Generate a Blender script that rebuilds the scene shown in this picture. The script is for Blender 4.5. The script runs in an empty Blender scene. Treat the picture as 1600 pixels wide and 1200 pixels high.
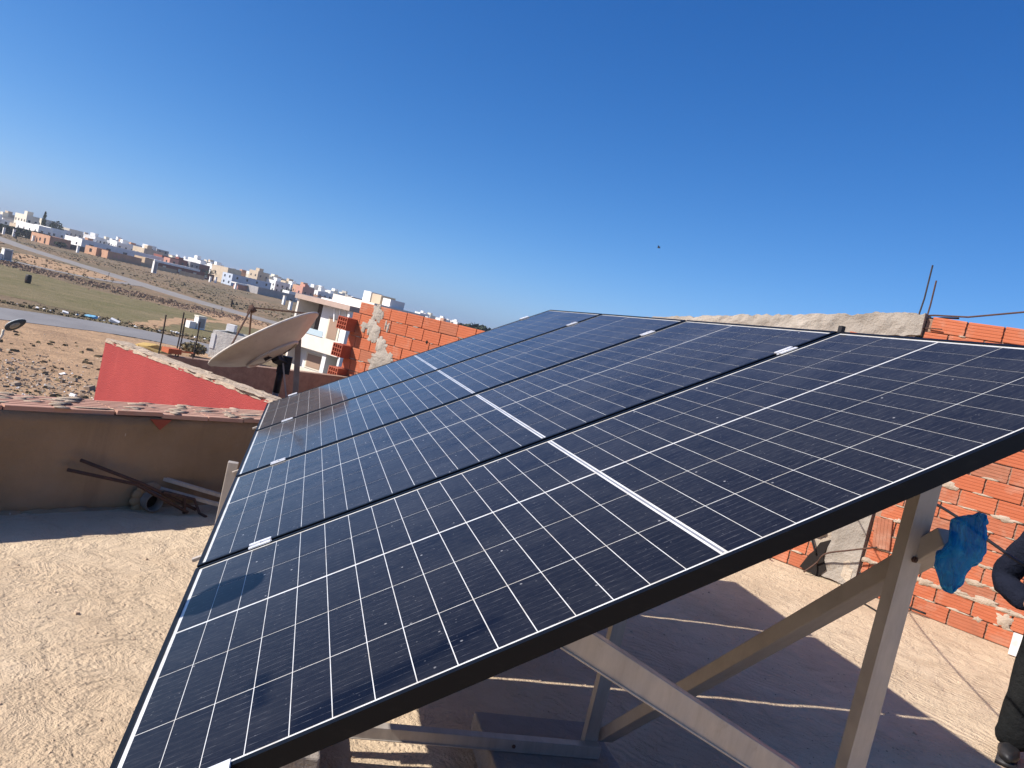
import bpy, bmesh, math, random
from mathutils import Vector, Matrix, Euler, noise
random.seed(7)
SC = bpy.context.scene
COL = SC.collection
R = math.radians
V = Vector

# ------------------------------------------------------------------ camera, sky, sun, exposure
CAM_POS = V((0.15832, -1.16690, 0.84348))
CAM_YAW, CAM_PITCH, CAM_ROLL = R(-15.44719), R(-3.30962), R(13.25353)
cy, sy, cp, sp = math.cos(CAM_YAW), math.sin(CAM_YAW), math.cos(CAM_PITCH), math.sin(CAM_PITCH)
fwd = V((-sy*cp, cy*cp, sp)); rgt = V((cy, sy, 0)); up_ = rgt.cross(fwd)
cr, sr = math.cos(CAM_ROLL), math.sin(CAM_ROLL)
cx_, cy_ = cr*rgt + sr*up_, -sr*rgt + cr*up_
cam = bpy.data.cameras.new('camera'); cam_o = bpy.data.objects.new('camera', cam); COL.objects.link(cam_o)
cam.sensor_width = 36; cam.lens = 36*1200.65/1600; cam.clip_start = 0.02; cam.clip_end = 30000
m = Matrix((cx_, cy_, -fwd)).transposed().to_4x4(); m.translation = CAM_POS
cam_o.matrix_world = m
SC.camera = cam_o
SUN_TRAVEL = V((1.2, 0.1, -1.0)).normalized()
SUN_EL = math.asin(-SUN_TRAVEL.z); SUN_AZ = math.atan2(-SUN_TRAVEL.x, -SUN_TRAVEL.y)
world = bpy.data.worlds.new('World'); SC.world = world; world.use_nodes = True
wn = world.node_tree
sky = wn.nodes.new('ShaderNodeTexSky'); sky.sky_type = 'NISHITA'; sky.sun_disc = False
sky.sun_elevation = SUN_EL; sky.sun_rotation = SUN_AZ
sky.air_density = 0.6; sky.dust_density = 0.8; sky.ozone_density = 2.0; sky.altitude = 0
SKY = 0.10                                                     # one tone curve per channel for the whole sky (camera-like contrast)
sepc = wn.nodes.new('ShaderNodeSeparateColor'); cmb = wn.nodes.new('ShaderNodeCombineColor'); wn.links.new(sky.outputs[0], sepc.inputs[0])
for i_, (g_, k_) in enumerate(((1.6, 1.30), (1.05, .905), (.75, .985))):
    p_ = wn.nodes.new('ShaderNodeMath'); p_.operation = 'MULTIPLY'; p_.inputs[1].default_value = SKY; wn.links.new(sepc.outputs[i_], p_.inputs[0])
    q_ = wn.nodes.new('ShaderNodeMath'); q_.operation = 'POWER'; q_.inputs[1].default_value = g_; wn.links.new(p_.outputs[0], q_.inputs[0])
    r_ = wn.nodes.new('ShaderNodeMath'); r_.operation = 'MULTIPLY'; r_.inputs[1].default_value = k_/SKY; wn.links.new(q_.outputs[0], r_.inputs[0]); wn.links.new(r_.outputs[0], cmb.inputs[i_])
wn.links.new(cmb.outputs[0], wn.nodes['Background'].inputs[0])
wn.nodes['Background'].inputs[1].default_value = SKY
sun = bpy.data.lights.new('sun', 'SUN'); sun.energy = 5.0; sun.angle = R(0.53); sun.color = (1.0, 0.955, 0.91)
sun_o = bpy.data.objects.new('sun', sun); COL.objects.link(sun_o)
sun_o.rotation_euler = SUN_TRAVEL.to_track_quat('-Z', 'Y').to_euler(); sun_o.location = (-12, -1, 14)
SC.view_settings.view_transform = 'Standard'; SC.view_settings.look = 'None'
SC.view_settings.exposure = 0.45; SC.view_settings.gamma = 1; SC.view_settings.use_curve_mapping = False
SC.render.engine = 'CYCLES'
SC.cycles.max_bounces = 8; SC.cycles.diffuse_bounces = 2; SC.cycles.glossy_bounces = 3; SC.cycles.transparent_max_bounces = 6
SC.cycles.use_denoising = True

# ------------------------------------------------------------------ helpers: objects
def tag(o, label=None, cat=None, group=None, kind=None):
    if label: o['label'] = label
    if cat: o['category'] = cat
    if group: o['group'] = group
    if kind: o['kind'] = kind
    return o

def thing(name, label, cat, loc=(0, 0, 0), rotz=0, group=None):
    o = bpy.data.objects.new(name, None); COL.objects.link(o)
    o.location = loc; o.rotation_euler = (0, 0, rotz); o.empty_display_size = .1
    return tag(o, label, cat, group)

def link(name, me, parent=None, loc=None, rot=None):
    o = bpy.data.objects.new(name, me); COL.objects.link(o)
    if parent: o.parent = parent
    if loc is not None: o.location = loc
    if rot is not None: o.rotation_euler = rot
    return o

class MB:
    def __init__(s): s.v = []; s.f = []
    def add(s, vs, fs):
        n = len(s.v); s.v += [V(p) for p in vs]; s.f += [tuple(i+n for i in f) for f in fs]; return s
    def box(s, lo, hi, M=None):
        x0, y0, z0 = lo; x1, y1, z1 = hi
        vs = [V(p) for p in ((x0,y0,z0),(x1,y0,z0),(x1,y1,z0),(x0,y1,z0),(x0,y0,z1),(x1,y0,z1),(x1,y1,z1),(x0,y1,z1))]
        if M is not None: vs = [M @ p for p in vs]
        return s.add(vs, [(0,3,2,1),(4,5,6,7),(0,1,5,4),(1,2,6,5),(2,3,7,6),(3,0,4,7)])
    def bar(s, a, b, w, d, ref=(0, 0, 1)):        # rectangular bar from a to b, w along ref-perp, d along ref
        a, b = V(a), V(b); t = (b-a).normalized(); r = V(ref)
        x = t.cross(r)
        if x.length < 1e-4: x = t.cross(V((0, 1, 0)))
        x.normalize(); y = x.cross(t)
        vs = []
        for p in (a, b):
            for i, j in ((-1,-1),(1,-1),(1,1),(-1,1)): vs.append(p + x*(i*w/2) + y*(j*d/2))
        return s.add(vs, [(3,2,1,0),(4,5,6,7),(0,1,5,4),(1,2,6,5),(2,3,7,6),(3,0,4,7)])
    def tube(s, pts, rad, n=8, cap=True):
        pts = [V(p) for p in pts]; rings = []
        rad = rad if isinstance(rad, (list, tuple)) else [rad]*len(pts)
        x = None
        for i, p in enumerate(pts):
            t = (pts[min(i+1, len(pts)-1)] - pts[max(i-1, 0)]).normalized()
            if x is None:
                x = t.cross(V((0, 0, 1)))
                if x.length < 1e-3: x = t.cross(V((0, 1, 0)))
            x = (x - t*x.dot(t)).normalized(); y = t.cross(x)
            rings.append([p + (x*math.cos(2*math.pi*k/n) + y*math.sin(2*math.pi*k/n))*rad[i] for k in range(n)])
        vs = [q for r in rings for q in r]; fs = []
        for i in range(len(pts)-1):
            for k in range(n):
                k2 = (k+1) % n; fs.append((i*n+k, i*n+k2, (i+1)*n+k2, (i+1)*n+k))
        if cap: fs += [tuple(reversed(range(n))), tuple(range((len(pts)-1)*n, len(pts)*n))]
        return s.add(vs, fs)
    def prism(s, poly, z0, z1):
        n = len(poly); vs = [V((p[0], p[1], z0)) for p in poly] + [V((p[0], p[1], z1)) for p in poly]
        fs = [tuple(reversed(range(n))), tuple(range(n, 2*n))] + [(i, (i+1) % n, n+(i+1) % n, n+i) for i in range(n)]
        return s.add(vs, fs)
    def blob(s, c, rx, ry, rz, sub=1, amp=.25, seed=0):
        bm = bmesh.new(); bmesh.ops.create_icosphere(bm, subdivisions=sub, radius=1)
        c = V(c); vs = []
        for v in bm.verts:
            k = 1 + amp*noise.noise(v.co*1.7 + V((seed*3.1, seed*1.7, seed)))
            vs.append(c + V((v.co.x*rx*k, v.co.y*ry*k, v.co.z*rz*k)))
        fs = [tuple(v.index for v in f.verts) for f in bm.faces]; bm.free()
        return s.add(vs, fs)
    def mesh(s, name, mat=None, smooth=False, off=None):
        me = bpy.data.meshes.new(name)
        off = V(off) if off is not None else V((0, 0, 0))
        me.from_pydata([tuple(p-off) for p in s.v], [], s.f); me.update()
        if mat: me.materials.append(mat)
        if smooth:
            for p in me.polygons: p.use_smooth = True
        return me
    def build(s, name, mat, parent=None, smooth=False, off=None, bevel=0):
        o = link(name, s.mesh(name, mat, smooth, off), parent)
        if bevel:
            b = o.modifiers.new('bevel', 'BEVEL'); b.width = bevel; b.segments = 2; b.limit_method = 'ANGLE'; b.angle_limit = R(40)
        return o

# ------------------------------------------------------------------ helpers: materials
def nodes(name):
    mt = bpy.data.materials.new(name); mt.use_nodes = True
    nt = mt.node_tree; return mt, nt, nt.nodes['Principled BSDF']
def N(nt, t, **kw):
    n = nt.nodes.new(t)
    for k, v in kw.items():
        if k.startswith('i_'): n.inputs[k[2:].replace('_', ' ')].default_value = v
        else: setattr(n, k, v)
    return n
def L(nt, a, b): nt.links.new(a, b)
def c4(c): return (c[0], c[1], c[2], 1)
def mixc(nt, fac, a, b):
    n = nt.nodes.new('ShaderNodeMix'); n.data_type = 'RGBA'
    for sock, val in ((n.inputs[0], fac), (n.inputs[6], a), (n.inputs[7], b)):
        if hasattr(val, 'is_output'): nt.links.new(val, sock)
        elif isinstance(val, (int, float)): sock.default_value = val
        else: sock.default_value = c4(val)
    return n.outputs[2]
def maprange(nt, val, a, b, c=0., d=1.):
    n = nt.nodes.new('ShaderNodeMapRange'); nt.links.new(val, n.inputs[0])
    for i, x in enumerate((a, b, c, d)): n.inputs[i+1].default_value = x
    return n.outputs[0]
def mathn(nt, op, a, b=None, c=None):
    n = nt.nodes.new('ShaderNodeMath'); n.operation = op
    for i, x in enumerate((a, b, c)):
        if x is None: continue
        if hasattr(x, 'is_output'): nt.links.new(x, n.inputs[i])
        else: n.inputs[i].default_value = x
    return n.outputs[0]
def coords(nt, kind='pos', scale=(1, 1, 1), rot=(0, 0, 0)):
    if kind == 'pos': s = nt.nodes.new('ShaderNodeNewGeometry').outputs['Position']
    else: s = nt.nodes.new('ShaderNodeTexCoord').outputs['Object']
    mp = nt.nodes.new('ShaderNodeMapping'); mp.inputs['Scale'].default_value = scale; mp.inputs['Rotation'].default_value = rot
    nt.links.new(s, mp.inputs[0]); return mp.outputs[0]
def noi(nt, vec, scale, detail=4, rough=.55, dist=0):
    n = nt.nodes.new('ShaderNodeTexNoise'); nt.links.new(vec, n.inputs['Vector'])
    n.inputs['Scale'].default_value = scale; n.inputs['Detail'].default_value = detail
    n.inputs['Roughness'].default_value = rough; n.inputs['Distortion'].default_value = dist
    return n.outputs['Fac']
def voro(nt, vec, scale, feature='F1'):
    n = nt.nodes.new('ShaderNodeTexVoronoi'); n.feature = feature; nt.links.new(vec, n.inputs['Vector'])
    n.inputs['Scale'].default_value = scale; return n
def bumpn(nt, bs, h, strength, dist, prev=None):
    n = nt.nodes.new('ShaderNodeBump'); nt.links.new(h, n.inputs['Height'])
    n.inputs['Strength'].default_value = strength; n.inputs['Distance'].default_value = dist
    if prev: nt.links.new(prev, n.inputs['Normal'])
    return n.outputs[0]
def randfac(nt): return nt.nodes.new('ShaderNodeObjectInfo').outputs['Random']

def simple(name, col, col2=None, scale=4, rough=.8, kind='obj', bump=0, bscale=60, metallic=0, coat=0, rnd=None, lo=.35, hi=.65, detail=5, spec=.4):
    mt, nt, bs = nodes(name); vec = coords(nt, kind)
    out = None
    if col2 is not None:
        out = mixc(nt, maprange(nt, noi(nt, vec, scale, detail), lo, hi), col, col2)
    if rnd is not None:
        out = mixc(nt, randfac(nt), out if out is not None else col, rnd)
    if out is not None: L(nt, out, bs.inputs['Base Color'])
    else: bs.inputs['Base Color'].default_value = c4(col)
    bs.inputs['Roughness'].default_value = rough; bs.inputs['Metallic'].default_value = metallic
    bs.inputs['Coat Weight'].default_value = coat; bs.inputs['Specular IOR Level'].default_value = spec
    if bump:
        L(nt, bumpn(nt, bs, noi(nt, vec, bscale, 6, .6), bump, .02), bs.inputs['Normal'])
    return mt

def m_brick(name, c1, c2, c3, dusty=.5):
    mt, nt, bs = nodes(name); vec = coords(nt, 'obj'); pv = coords(nt, 'pos')
    rf = randfac(nt)
    rp = N(nt, 'ShaderNodeValToRGB'); L(nt, rf, rp.inputs[0])
    rp.color_ramp.elements[0].color = c4(c1); rp.color_ramp.elements[1].color = c4(c3)
    e = rp.color_ramp.elements.new(.55); e.color = c4(c2)
    e = rp.color_ramp.elements.new(.85); e.color = c4([(a+b)/2 for a, b in zip(c2, c3)])
    st = noi(nt, coords(nt, 'pos', (2, 2, 26)), 3, 5, .6)        # scoured streaks along the extrusion
    pale = [min(1, x*1.12 + .05) for x in c1]
    o = mixc(nt, maprange(nt, st, .52, .78, 0, .55), rp.outputs[0], pale)
    d = noi(nt, pv, 4.5, 6, .65)
    o = mixc(nt, maprange(nt, d, .54, .76, 0, dusty*.8), o, (.50, .36, .26))
    o = mixc(nt, maprange(nt, noi(nt, coords(nt, 'pos', (1, 1, 1.6)), 1.4, 6, .7), .60, .74, 0, .4), o, (.36, .26, .19))
    o = mixc(nt, maprange(nt, noi(nt, pv, 2.3, 5, .7), .60, .72, 0, .45), o, (.22, .10, .06))
    L(nt, o, bs.inputs['Base Color']); bs.inputs['Roughness'].default_value = .85; bs.inputs['Specular IOR Level'].default_value = .25
    L(nt, bumpn(nt, bs, noi(nt, pv, 90, 5), .35, .004), bs.inputs['Normal'])
    return mt

MT = {}
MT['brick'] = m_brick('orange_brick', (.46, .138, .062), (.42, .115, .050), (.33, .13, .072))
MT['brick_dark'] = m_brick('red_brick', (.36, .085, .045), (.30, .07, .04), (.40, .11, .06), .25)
MT['brick_top'] = m_brick('pink_brick', (.46, .24, .17), (.50, .30, .21), (.40, .19, .13), .95)
def m_mortar():
    mt, nt, bs = nodes('mortar'); pv = coords(nt, 'pos')
    o = mixc(nt, maprange(nt, noi(nt, pv, 9, 6, .6), .35, .65), (.50, .40, .30), (.36, .28, .20))
    L(nt, o, bs.inputs['Base Color']); bs.inputs['Roughness'].default_value = .95; bs.inputs['Specular IOR Level'].default_value = .1
    L(nt, bumpn(nt, bs, noi(nt, pv, 55, 8, .7), .8, .015), bs.inputs['Normal']); return mt
MT['mortar'] = m_mortar()
MT['joint'] = simple('joint_mortar', (.34, .22, .15), (.26, .16, .11), 12, .95, 'pos', .5, 60)
def m_cement(name, a, b, c):
    mt, nt, bs = nodes(name); pv = coords(nt, 'pos')
    o = mixc(nt, maprange(nt, noi(nt, pv, 1.7, 7, .62), .38, .62), a, b)
    o = mixc(nt, maprange(nt, noi(nt, coords(nt, 'pos', (3, 3, .5)), 2.2, 6, .6), .55, .75, 0, .6), o, c)
    L(nt, o, bs.inputs['Base Color']); bs.inputs['Roughness'].default_value = .92; bs.inputs['Specular IOR Level'].default_value = .15
    n1 = bumpn(nt, bs, noi(nt, pv, 5, 8, .65), .9, .06)
    L(nt, bumpn(nt, bs, noi(nt, pv, 70, 5, .6), .4, .006, n1), bs.inputs['Normal']); return mt
MT['cement'] = m_cement('grey_cement', (.41, .36, .295), (.31, .27, .22), (.23, .20, .16))
MT['cement_pale'] = m_cement('pale_plaster', (.52, .43, .32), (.40, .33, .25), (.32, .26, .2))
MT['concrete'] = m_cement('block_concrete', (.36, .31, .26), (.30, .26, .22), (.26, .22, .18))

def m_brownwall():
    mt, nt, bs = nodes('brown_render'); pv = coords(nt, 'pos')
    o = mixc(nt, maprange(nt, noi(nt, pv, 1.6, 7, .6), .36, .66), (.265, .178, .097), (.355, .242, .14))
    o = mixc(nt, maprange(nt, noi(nt, coords(nt, 'pos', (2.2, 2.2, .25)), 2.0, 5, .6), .58, .74, 0, .6), o, (.20, .135, .085))
    o = mixc(nt, maprange(nt, noi(nt, coords(nt, 'pos', (1, 1, 3)), 1.1, 5, .6), .60, .72, 0, .35), o, (.40, .31, .22))
    sp_ = voro(nt, coords(nt, 'pos', (4.2, 4.2, 1.3)), 2.6)
    o = mixc(nt, maprange(nt, sp_.outputs['Distance'], .03, .05, .75, 0), o, (.55, .45, .35))
    L(nt, o, bs.inputs['Base Color']); bs.inputs['Roughness'].default_value = .93; bs.inputs['Specular IOR Level'].default_value = .15
    n1 = bumpn(nt, bs, noi(nt, pv, 7, 7, .6), .5, .04)
    L(nt, bumpn(nt, bs, noi(nt, pv, 80, 4, .6), .4, .005, n1), bs.inputs['Normal']); return mt
MT['brown'] = m_brownwall()

def m_redpaint():
    mt, nt, bs = nodes('red_stucco'); pv = coords(nt, 'pos')
    o = mixc(nt, maprange(nt, noi(nt, pv, 2.2, 6, .6), .35, .65), (.37, .062, .054), (.31, .05, .046))
    o = mixc(nt, maprange(nt, noi(nt, pv, 70, 3, .6), .5, .7, 0, .35), o, (.30, .035, .03))
    o = mixc(nt, maprange(nt, noi(nt, coords(nt, 'pos', (5, 5, .8)), 1.4, 5), .62, .75, 0, .3), o, (.46, .10, .08))
    o = mixc(nt, maprange(nt, voro(nt, pv, 2.1).outputs['Distance'], .02, .035, .6, 0), o, (.6, .45, .4))
    L(nt, o, bs.inputs['Base Color']); bs.inputs['Roughness'].default_value = .85; bs.inputs['Specular IOR Level'].default_value = .25
    L(nt, bumpn(nt, bs, noi(nt, pv, 95, 4, .6), .9, .008), bs.inputs['Normal']); return mt
MT['red'] = m_redpaint()

def m_roof():
    mt, nt, bs = nodes('roof_screed'); pv = coords(nt, 'pos')
    big = noi(nt, pv, .55, 7, .62, .8); mid = noi(nt, pv, 2.6, 8, .66, 1.2)
    o = mixc(nt, maprange(nt, big, .38, .62), (.535, .402, .262), (.63, .487, .325))
    o = mixc(nt, maprange(nt, mid, .52, .72, 0, .6), o, (.46, .34, .22))
    o = mixc(nt, maprange(nt, noi(nt, coords(nt, 'pos', (1, 2.2, 1), (0, 0, .6)), .8, 7, .7, 1.), .57, .70, 0, .55), o, (.44, .325, .21))
    o = mixc(nt, maprange(nt, noi(nt, coords(nt, 'pos', (3, 16, 1), (0, 0, .9)), 3.0, 6, .7), .62, .72, 0, .6), o, (.27, .195, .13))  # dark strokes: small shadows put into the screed colour
    o = mixc(nt, maprange(nt, noi(nt, pv, .9, 6, .65, 1.), .56, .70, 0, .45), o, (.69, .545, .375))
    o = mixc(nt, maprange(nt, noi(nt, pv, 75, 5, .75), .56, .72, 0, .45), o, (.42, .31, .205))
    L(nt, o, bs.inputs['Base Color']); bs.inputs['Roughness'].default_value = .95; bs.inputs['Specular IOR Level'].default_value = .1
    # trowel sweeps: bent ring bands where the float passed, broken up by crumbs
    wv = nt.nodes.new('ShaderNodeTexWave'); wv.wave_type = 'RINGS'; wv.rings_direction = 'Z'; L(nt, coords(nt, 'pos', (1, 1, 1)), wv.inputs['Vector'])
    wv.inputs['Scale'].default_value = 5.5; wv.inputs['Distortion'].default_value = 14; wv.inputs['Detail'].default_value = 3; wv.inputs['Detail Scale'].default_value = .55; wv.inputs['Detail Roughness'].default_value = .6
    mask = maprange(nt, noi(nt, pv, 1.3, 4, .6), .44, .58)
    sweep = mathn(nt, 'MULTIPLY', wv.outputs['Fac'], mask)
    cr = voro(nt, pv, 42); cr2 = voro(nt, pv, 95)
    cmask = maprange(nt, noi(nt, pv, 4.2, 5, .7), .46, .60)
    crumbs = mathn(nt, 'MULTIPLY', maprange(nt, cr.outputs['Distance'], .0, .55, 1, 0), cmask)
    crumbs2 = maprange(nt, cr2.outputs['Distance'], .0, .6, 1, 0)
    n0 = bumpn(nt, bs, noi(nt, pv, 6, 8, .65, .6), .9, .05)
    n1 = bumpn(nt, bs, sweep, .38, .011, n0)
    n2 = bumpn(nt, bs, crumbs, .5, .011, n1)
    n3 = bumpn(nt, bs, crumbs2, .5, .004, n2)
    L(nt, n3, bs.inputs['Normal']); return mt
MT['roof'] = m_roof()

TILT = R(30.891460)
def m_cell():
    mt, nt, bs = nodes('solar_cell')
    g = nt.nodes.new('ShaderNodeTexCoord').outputs['Object']
    sep = nt.nodes.new('ShaderNodeSeparateXYZ'); L(nt, g, sep.inputs[0])
    ph = mathn(nt, 'FRACT', mathn(nt, 'MULTIPLY_ADD', sep.outputs['Y'], 1/.0208, .5))
    wire = maprange(nt, mathn(nt, 'ABSOLUTE', mathn(nt, 'SUBTRACT', ph, .5)), .012, .026, 1, 0)
    pv = coords(nt, 'pos', (1, 1, 1), (0, TILT, 0))
    # panel frame: x up the slope, y along the row
    glint = maprange(nt, noi(nt, coords(nt, 'pos', (45, 9, 45)), 1.0, 2, .7), .50, .70)
    base = mixc(nt, randfac(nt), (.0018, .0027, .0075), (.0026, .0036, .0095))
    base = mixc(nt, mathn(nt, 'MULTIPLY', wire, mathn(nt, 'MULTIPLY_ADD', glint, .40, .09)), base, (.27, .27, .28))
    # dust lying on the glass
    film = noi(nt, coords(nt, 'pos', (1.3, 4.5, 1.3)), 2.0, 6, .65, .4)
    grain = noi(nt, coords(nt, 'pos', (14, 60, 14)), 3.0, 4, .75)
    dust = mathn(nt, 'ADD', maprange(nt, film, .3, .75, .008, .028), maprange(nt, grain, .48, .8, 0, .036))
    # two wiped, dust-free smears with ragged ends
    geo = nt.nodes.new('ShaderNodeNewGeometry').outputs['Position']
    sp2 = nt.nodes.new('ShaderNodeSeparateXYZ'); L(nt, geo, sp2.inputs[0])
    wob = noi(nt, coords(nt, 'pos'), 9, 4, .6)
    def capsule(ax, ay, bx, by, r0, r1):
        dx, dy = bx-ax, by-ay; l2 = dx*dx+dy*dy
        px = mathn(nt, 'SUBTRACT', sp2.outputs['X'], ax); py = mathn(nt, 'SUBTRACT', sp2.outputs['Y'], ay)
        tt = mathn(nt, 'DIVIDE', mathn(nt, 'ADD', mathn(nt, 'MULTIPLY', px, dx), mathn(nt, 'MULTIPLY', py, dy)), l2)
        tt = mathn(nt, 'MINIMUM', mathn(nt, 'MAXIMUM', tt, 0.), 1.)
        qx = mathn(nt, 'SUBTRACT', px, mathn(nt, 'MULTIPLY', tt, dx)); qy = mathn(nt, 'SUBTRACT', py, mathn(nt, 'MULTIPLY', tt, dy))
        d = mathn(nt, 'SQRT', mathn(nt, 'ADD', mathn(nt, 'MULTIPLY', qx, qx), mathn(nt, 'MULTIPLY', qy, qy)))
        d = mathn(nt, 'ADD', d, mathn(nt, 'MULTIPLY', mathn(nt, 'SUBTRACT', wob, .5), .05))
        return maprange(nt, mathn(nt, 'SUBTRACT', d, mathn(nt, 'MULTIPLY_ADD', tt, r1-r0, r0)), -.012, .012, 1, 0)
    sm = mathn(nt, 'MAXIMUM', capsule(.30, .040, .58, .118, .036, .012), capsule(.215, .165, .213, .255, .013, .017))
    dust = mathn(nt, 'MULTIPLY', dust, mathn(nt, 'MULTIPLY_ADD', sm, -.97, 1.))
    spots = voro(nt, coords(nt, 'pos', (1, 1, 1)), 15)
    dots = maprange(nt, spots.outputs['Distance'], .025, .05, .38, 0)
    spots2 = voro(nt, coords(nt, 'pos', (1, 1, 1)), 48)
    dots2 = maprange(nt, spots2.outputs['Distance'], .04, .10, .15, 0)
    dust = mathn(nt, 'ADD', dust, mathn(nt, 'ADD', dots, dots2))
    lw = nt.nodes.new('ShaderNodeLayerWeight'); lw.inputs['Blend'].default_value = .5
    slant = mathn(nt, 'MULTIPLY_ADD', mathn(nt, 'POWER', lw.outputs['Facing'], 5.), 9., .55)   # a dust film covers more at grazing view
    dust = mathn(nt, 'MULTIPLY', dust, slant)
    L(nt, mixc(nt, dust, base, (.42, .415, .41)), bs.inputs['Base Color'])
    bs.inputs['Roughness'].default_value = .6; bs.inputs['Specular IOR Level'].default_value = .06
    bs.inputs['Coat Weight'].default_value = 1.0; bs.inputs['Coat IOR'].default_value = 1.15
    L(nt, maprange(nt, film, .3, .7, .05, .12), bs.inputs['Coat Roughness'])
    bs.inputs['Coat Tint'].default_value = (1, 1, 1, 1)
    return mt
MT['cell'] = m_cell()
def m_sheet():
    mt, nt, bs = nodes('backsheet'); pv = coords(nt, 'pos')
    o = mixc(nt, maprange(nt, noi(nt, pv, 14, 6, .7), .45, .7), (.66, .66, .63), (.47, .43, .36))
    L(nt, o, bs.inputs['Base Color']); bs.inputs['Roughness'].default_value = .6; bs.inputs['Coat Weight'].default_value = 1
    bs.inputs['Coat IOR'].default_value = 1.40; bs.inputs['Coat Roughness'].default_value = .08; return mt
MT['sheet'] = m_sheet()
def m_frame():
    mt, nt, bs = nodes('black_anodised'); pv = coords(nt, 'pos')
    o = mixc(nt, maprange(nt, noi(nt, coords(nt, 'pos', (1, 5, 3)), 16, 6, .7), .55, .75, 0, .35), (.004, .0045, .006), (.028, .025, .022))
    L(nt, o, bs.inputs['Base Color']); bs.inputs['Roughness'].default_value = .40; bs.inputs['Specular IOR Level'].default_value = .16; return mt
MT['frame'] = m_frame()
MT['ribbon'] = simple('grey_ribbon', (.22, .225, .24), (.17, .175, .19), 30, .4, 'pos', coat=.6)
def m_alu(name, a, b, rough=.42):
    mt, nt, bs = nodes(name)
    g = noi(nt, coords(nt, 'pos', (9, 2, 2)), 3, 7, .68)
    o = mixc(nt, maprange(nt, g, .35, .68), a, b)
    o = mixc(nt, maprange(nt, noi(nt, coords(nt, 'pos'), 11, 6, .75), .62, .72, 0, .45), o, (.30, .24, .18))
    L(nt, o, bs.inputs['Base Color']); bs.inputs['Metallic'].default_value = .3
    L(nt, maprange(nt, noi(nt, coords(nt, 'pos', (4, 4, 4)), 6, 5), .3, .7, rough-.08, rough+.14), bs.inputs['Roughness']); return mt
MT['alu'] = m_alu('aluminium', (.50, .44, .365), (.40, .345, .28), .5)
MT['alu_bright'] = m_alu('clamp_aluminium', (.80, .80, .80), (.70, .70, .70), .34)
MT['rust'] = simple('rusty_steel', (.11, .055, .035), (.07, .04, .03), 40, .85, 'pos', .6, 120)
MT['darkbar'] = simple('dark_steel', (.055, .042, .038), (.035, .028, .026), 40, .8, 'pos', .5, 120)
MT['black'] = simple('black_paint', (.012, .012, .013), (.025, .022, .02), 20, .55, 'pos')
MT['rubber'] = simple('black_cable', (.014, .013, .013), None, rough=.6)
MT['hole'] = simple('hole_shade_and_black', (.015, .011, .009), None, rough=1)  # black fitting's own colour; elsewhere the shade inside holes, put into flat dark pieces
MT['white_box'] = simple('white_card', (.66, .64, .60), (.50, .47, .42), 14, .7, 'pos')

# ------------------------------------------------------------------ far ground
G = -6.4
def terr(x, y):
    d = math.hypot(x-.158, y+1.167); s = min(1, max(0, (d-440)/200)); return G + 2.8*s*s*(3-2*s)
def m_earth():
    mt, nt, bs = nodes('dry_earth'); pv = coords(nt, 'pos')
    a = noi(nt, coords(nt, 'pos', (1, .35, 1), (0, 0, .2)), .035, 7, .6, .4); b = noi(nt, coords(nt, 'pos', (1, .45, 1)), .22, 7, .62, .5); c = noi(nt, coords(nt, 'pos', (1, .6, 1)), 1.3, 7, .7)
    o = mixc(nt, maprange(nt, a, .40, .60), (.25, .175, .110), (.185, .145, .092))
    o = mixc(nt, maprange(nt, b, .48, .66, 0, .75), o, (.135, .115, .066))
    o = mixc(nt, maprange(nt, c, .52, .72, 0, .65), o, (.115, .085, .055))
    o = mixc(nt, maprange(nt, noi(nt, pv, .5, 4), .64, .74, 0, .6), o, (.40, .275, .165))
    L(nt, o, bs.inputs['Base Color']); bs.inputs['Roughness'].default_value = 1; bs.inputs['Specular IOR Level'].default_value = .05
    L(nt, bumpn(nt, bs, c, .9, .35), bs.inputs['Normal']); return mt
MT['earth'] = m_earth()
def m_sand():
    mt, nt, bs = nodes('bare_sand'); pv = coords(nt, 'pos')
    o = mixc(nt, maprange(nt, noi(nt, coords(nt, 'pos', (.6, 1, 1)), .45, 7, .65, .5), .40, .66), (.46, .30, .175), (.33, .215, .13))
    o = mixc(nt, maprange(nt, noi(nt, coords(nt, 'pos', (.35, 1.4, 1), (0, 0, .3)), 1.1, 7, .7), .57, .70, 0, .75), o, (.135, .105, .065))
    L(nt, o, bs.inputs['Base Color']); bs.inputs['Roughness'].default_value = 1; bs.inputs['Specular IOR Level'].default_value = .05
    L(nt, bumpn(nt, bs, noi(nt, pv, 1.6, 7, .7), .9, .25), bs.inputs['Normal']); return mt
MT['sand'] = m_sand()
def m_grass():
    mt, nt, bs = nodes('thin_grass'); pv = coords(nt, 'pos')
    o = mixc(nt, maprange(nt, noi(nt, pv, .12, 6, .6), .38, .62), (.165, .146, .072), (.20, .165, .092))
    o = mixc(nt, maprange(nt, noi(nt, coords(nt, 'pos', (.35, 1, 1), (0, 0, .25)), .42, 8, .72, .6), .47, .60, 0, .9), o, (.24, .19, .108))
    o = mixc(nt, maprange(nt, noi(nt, coords(nt, 'pos', (.7, 1, 1)), 1.1, 8, .75), .50, .70, 0, .8), o, (.085, .085, .035))
    L(nt, o, bs.inputs['Base Color']); bs.inputs['Roughness'].default_value = 1; bs.inputs['Specular IOR Level'].default_value = .05
    L(nt, bumpn(nt, bs, noi(nt, pv, 3, 6, .7), .8, .2), bs.inputs['Normal']); return mt
MT['grass'] = m_grass()
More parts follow.
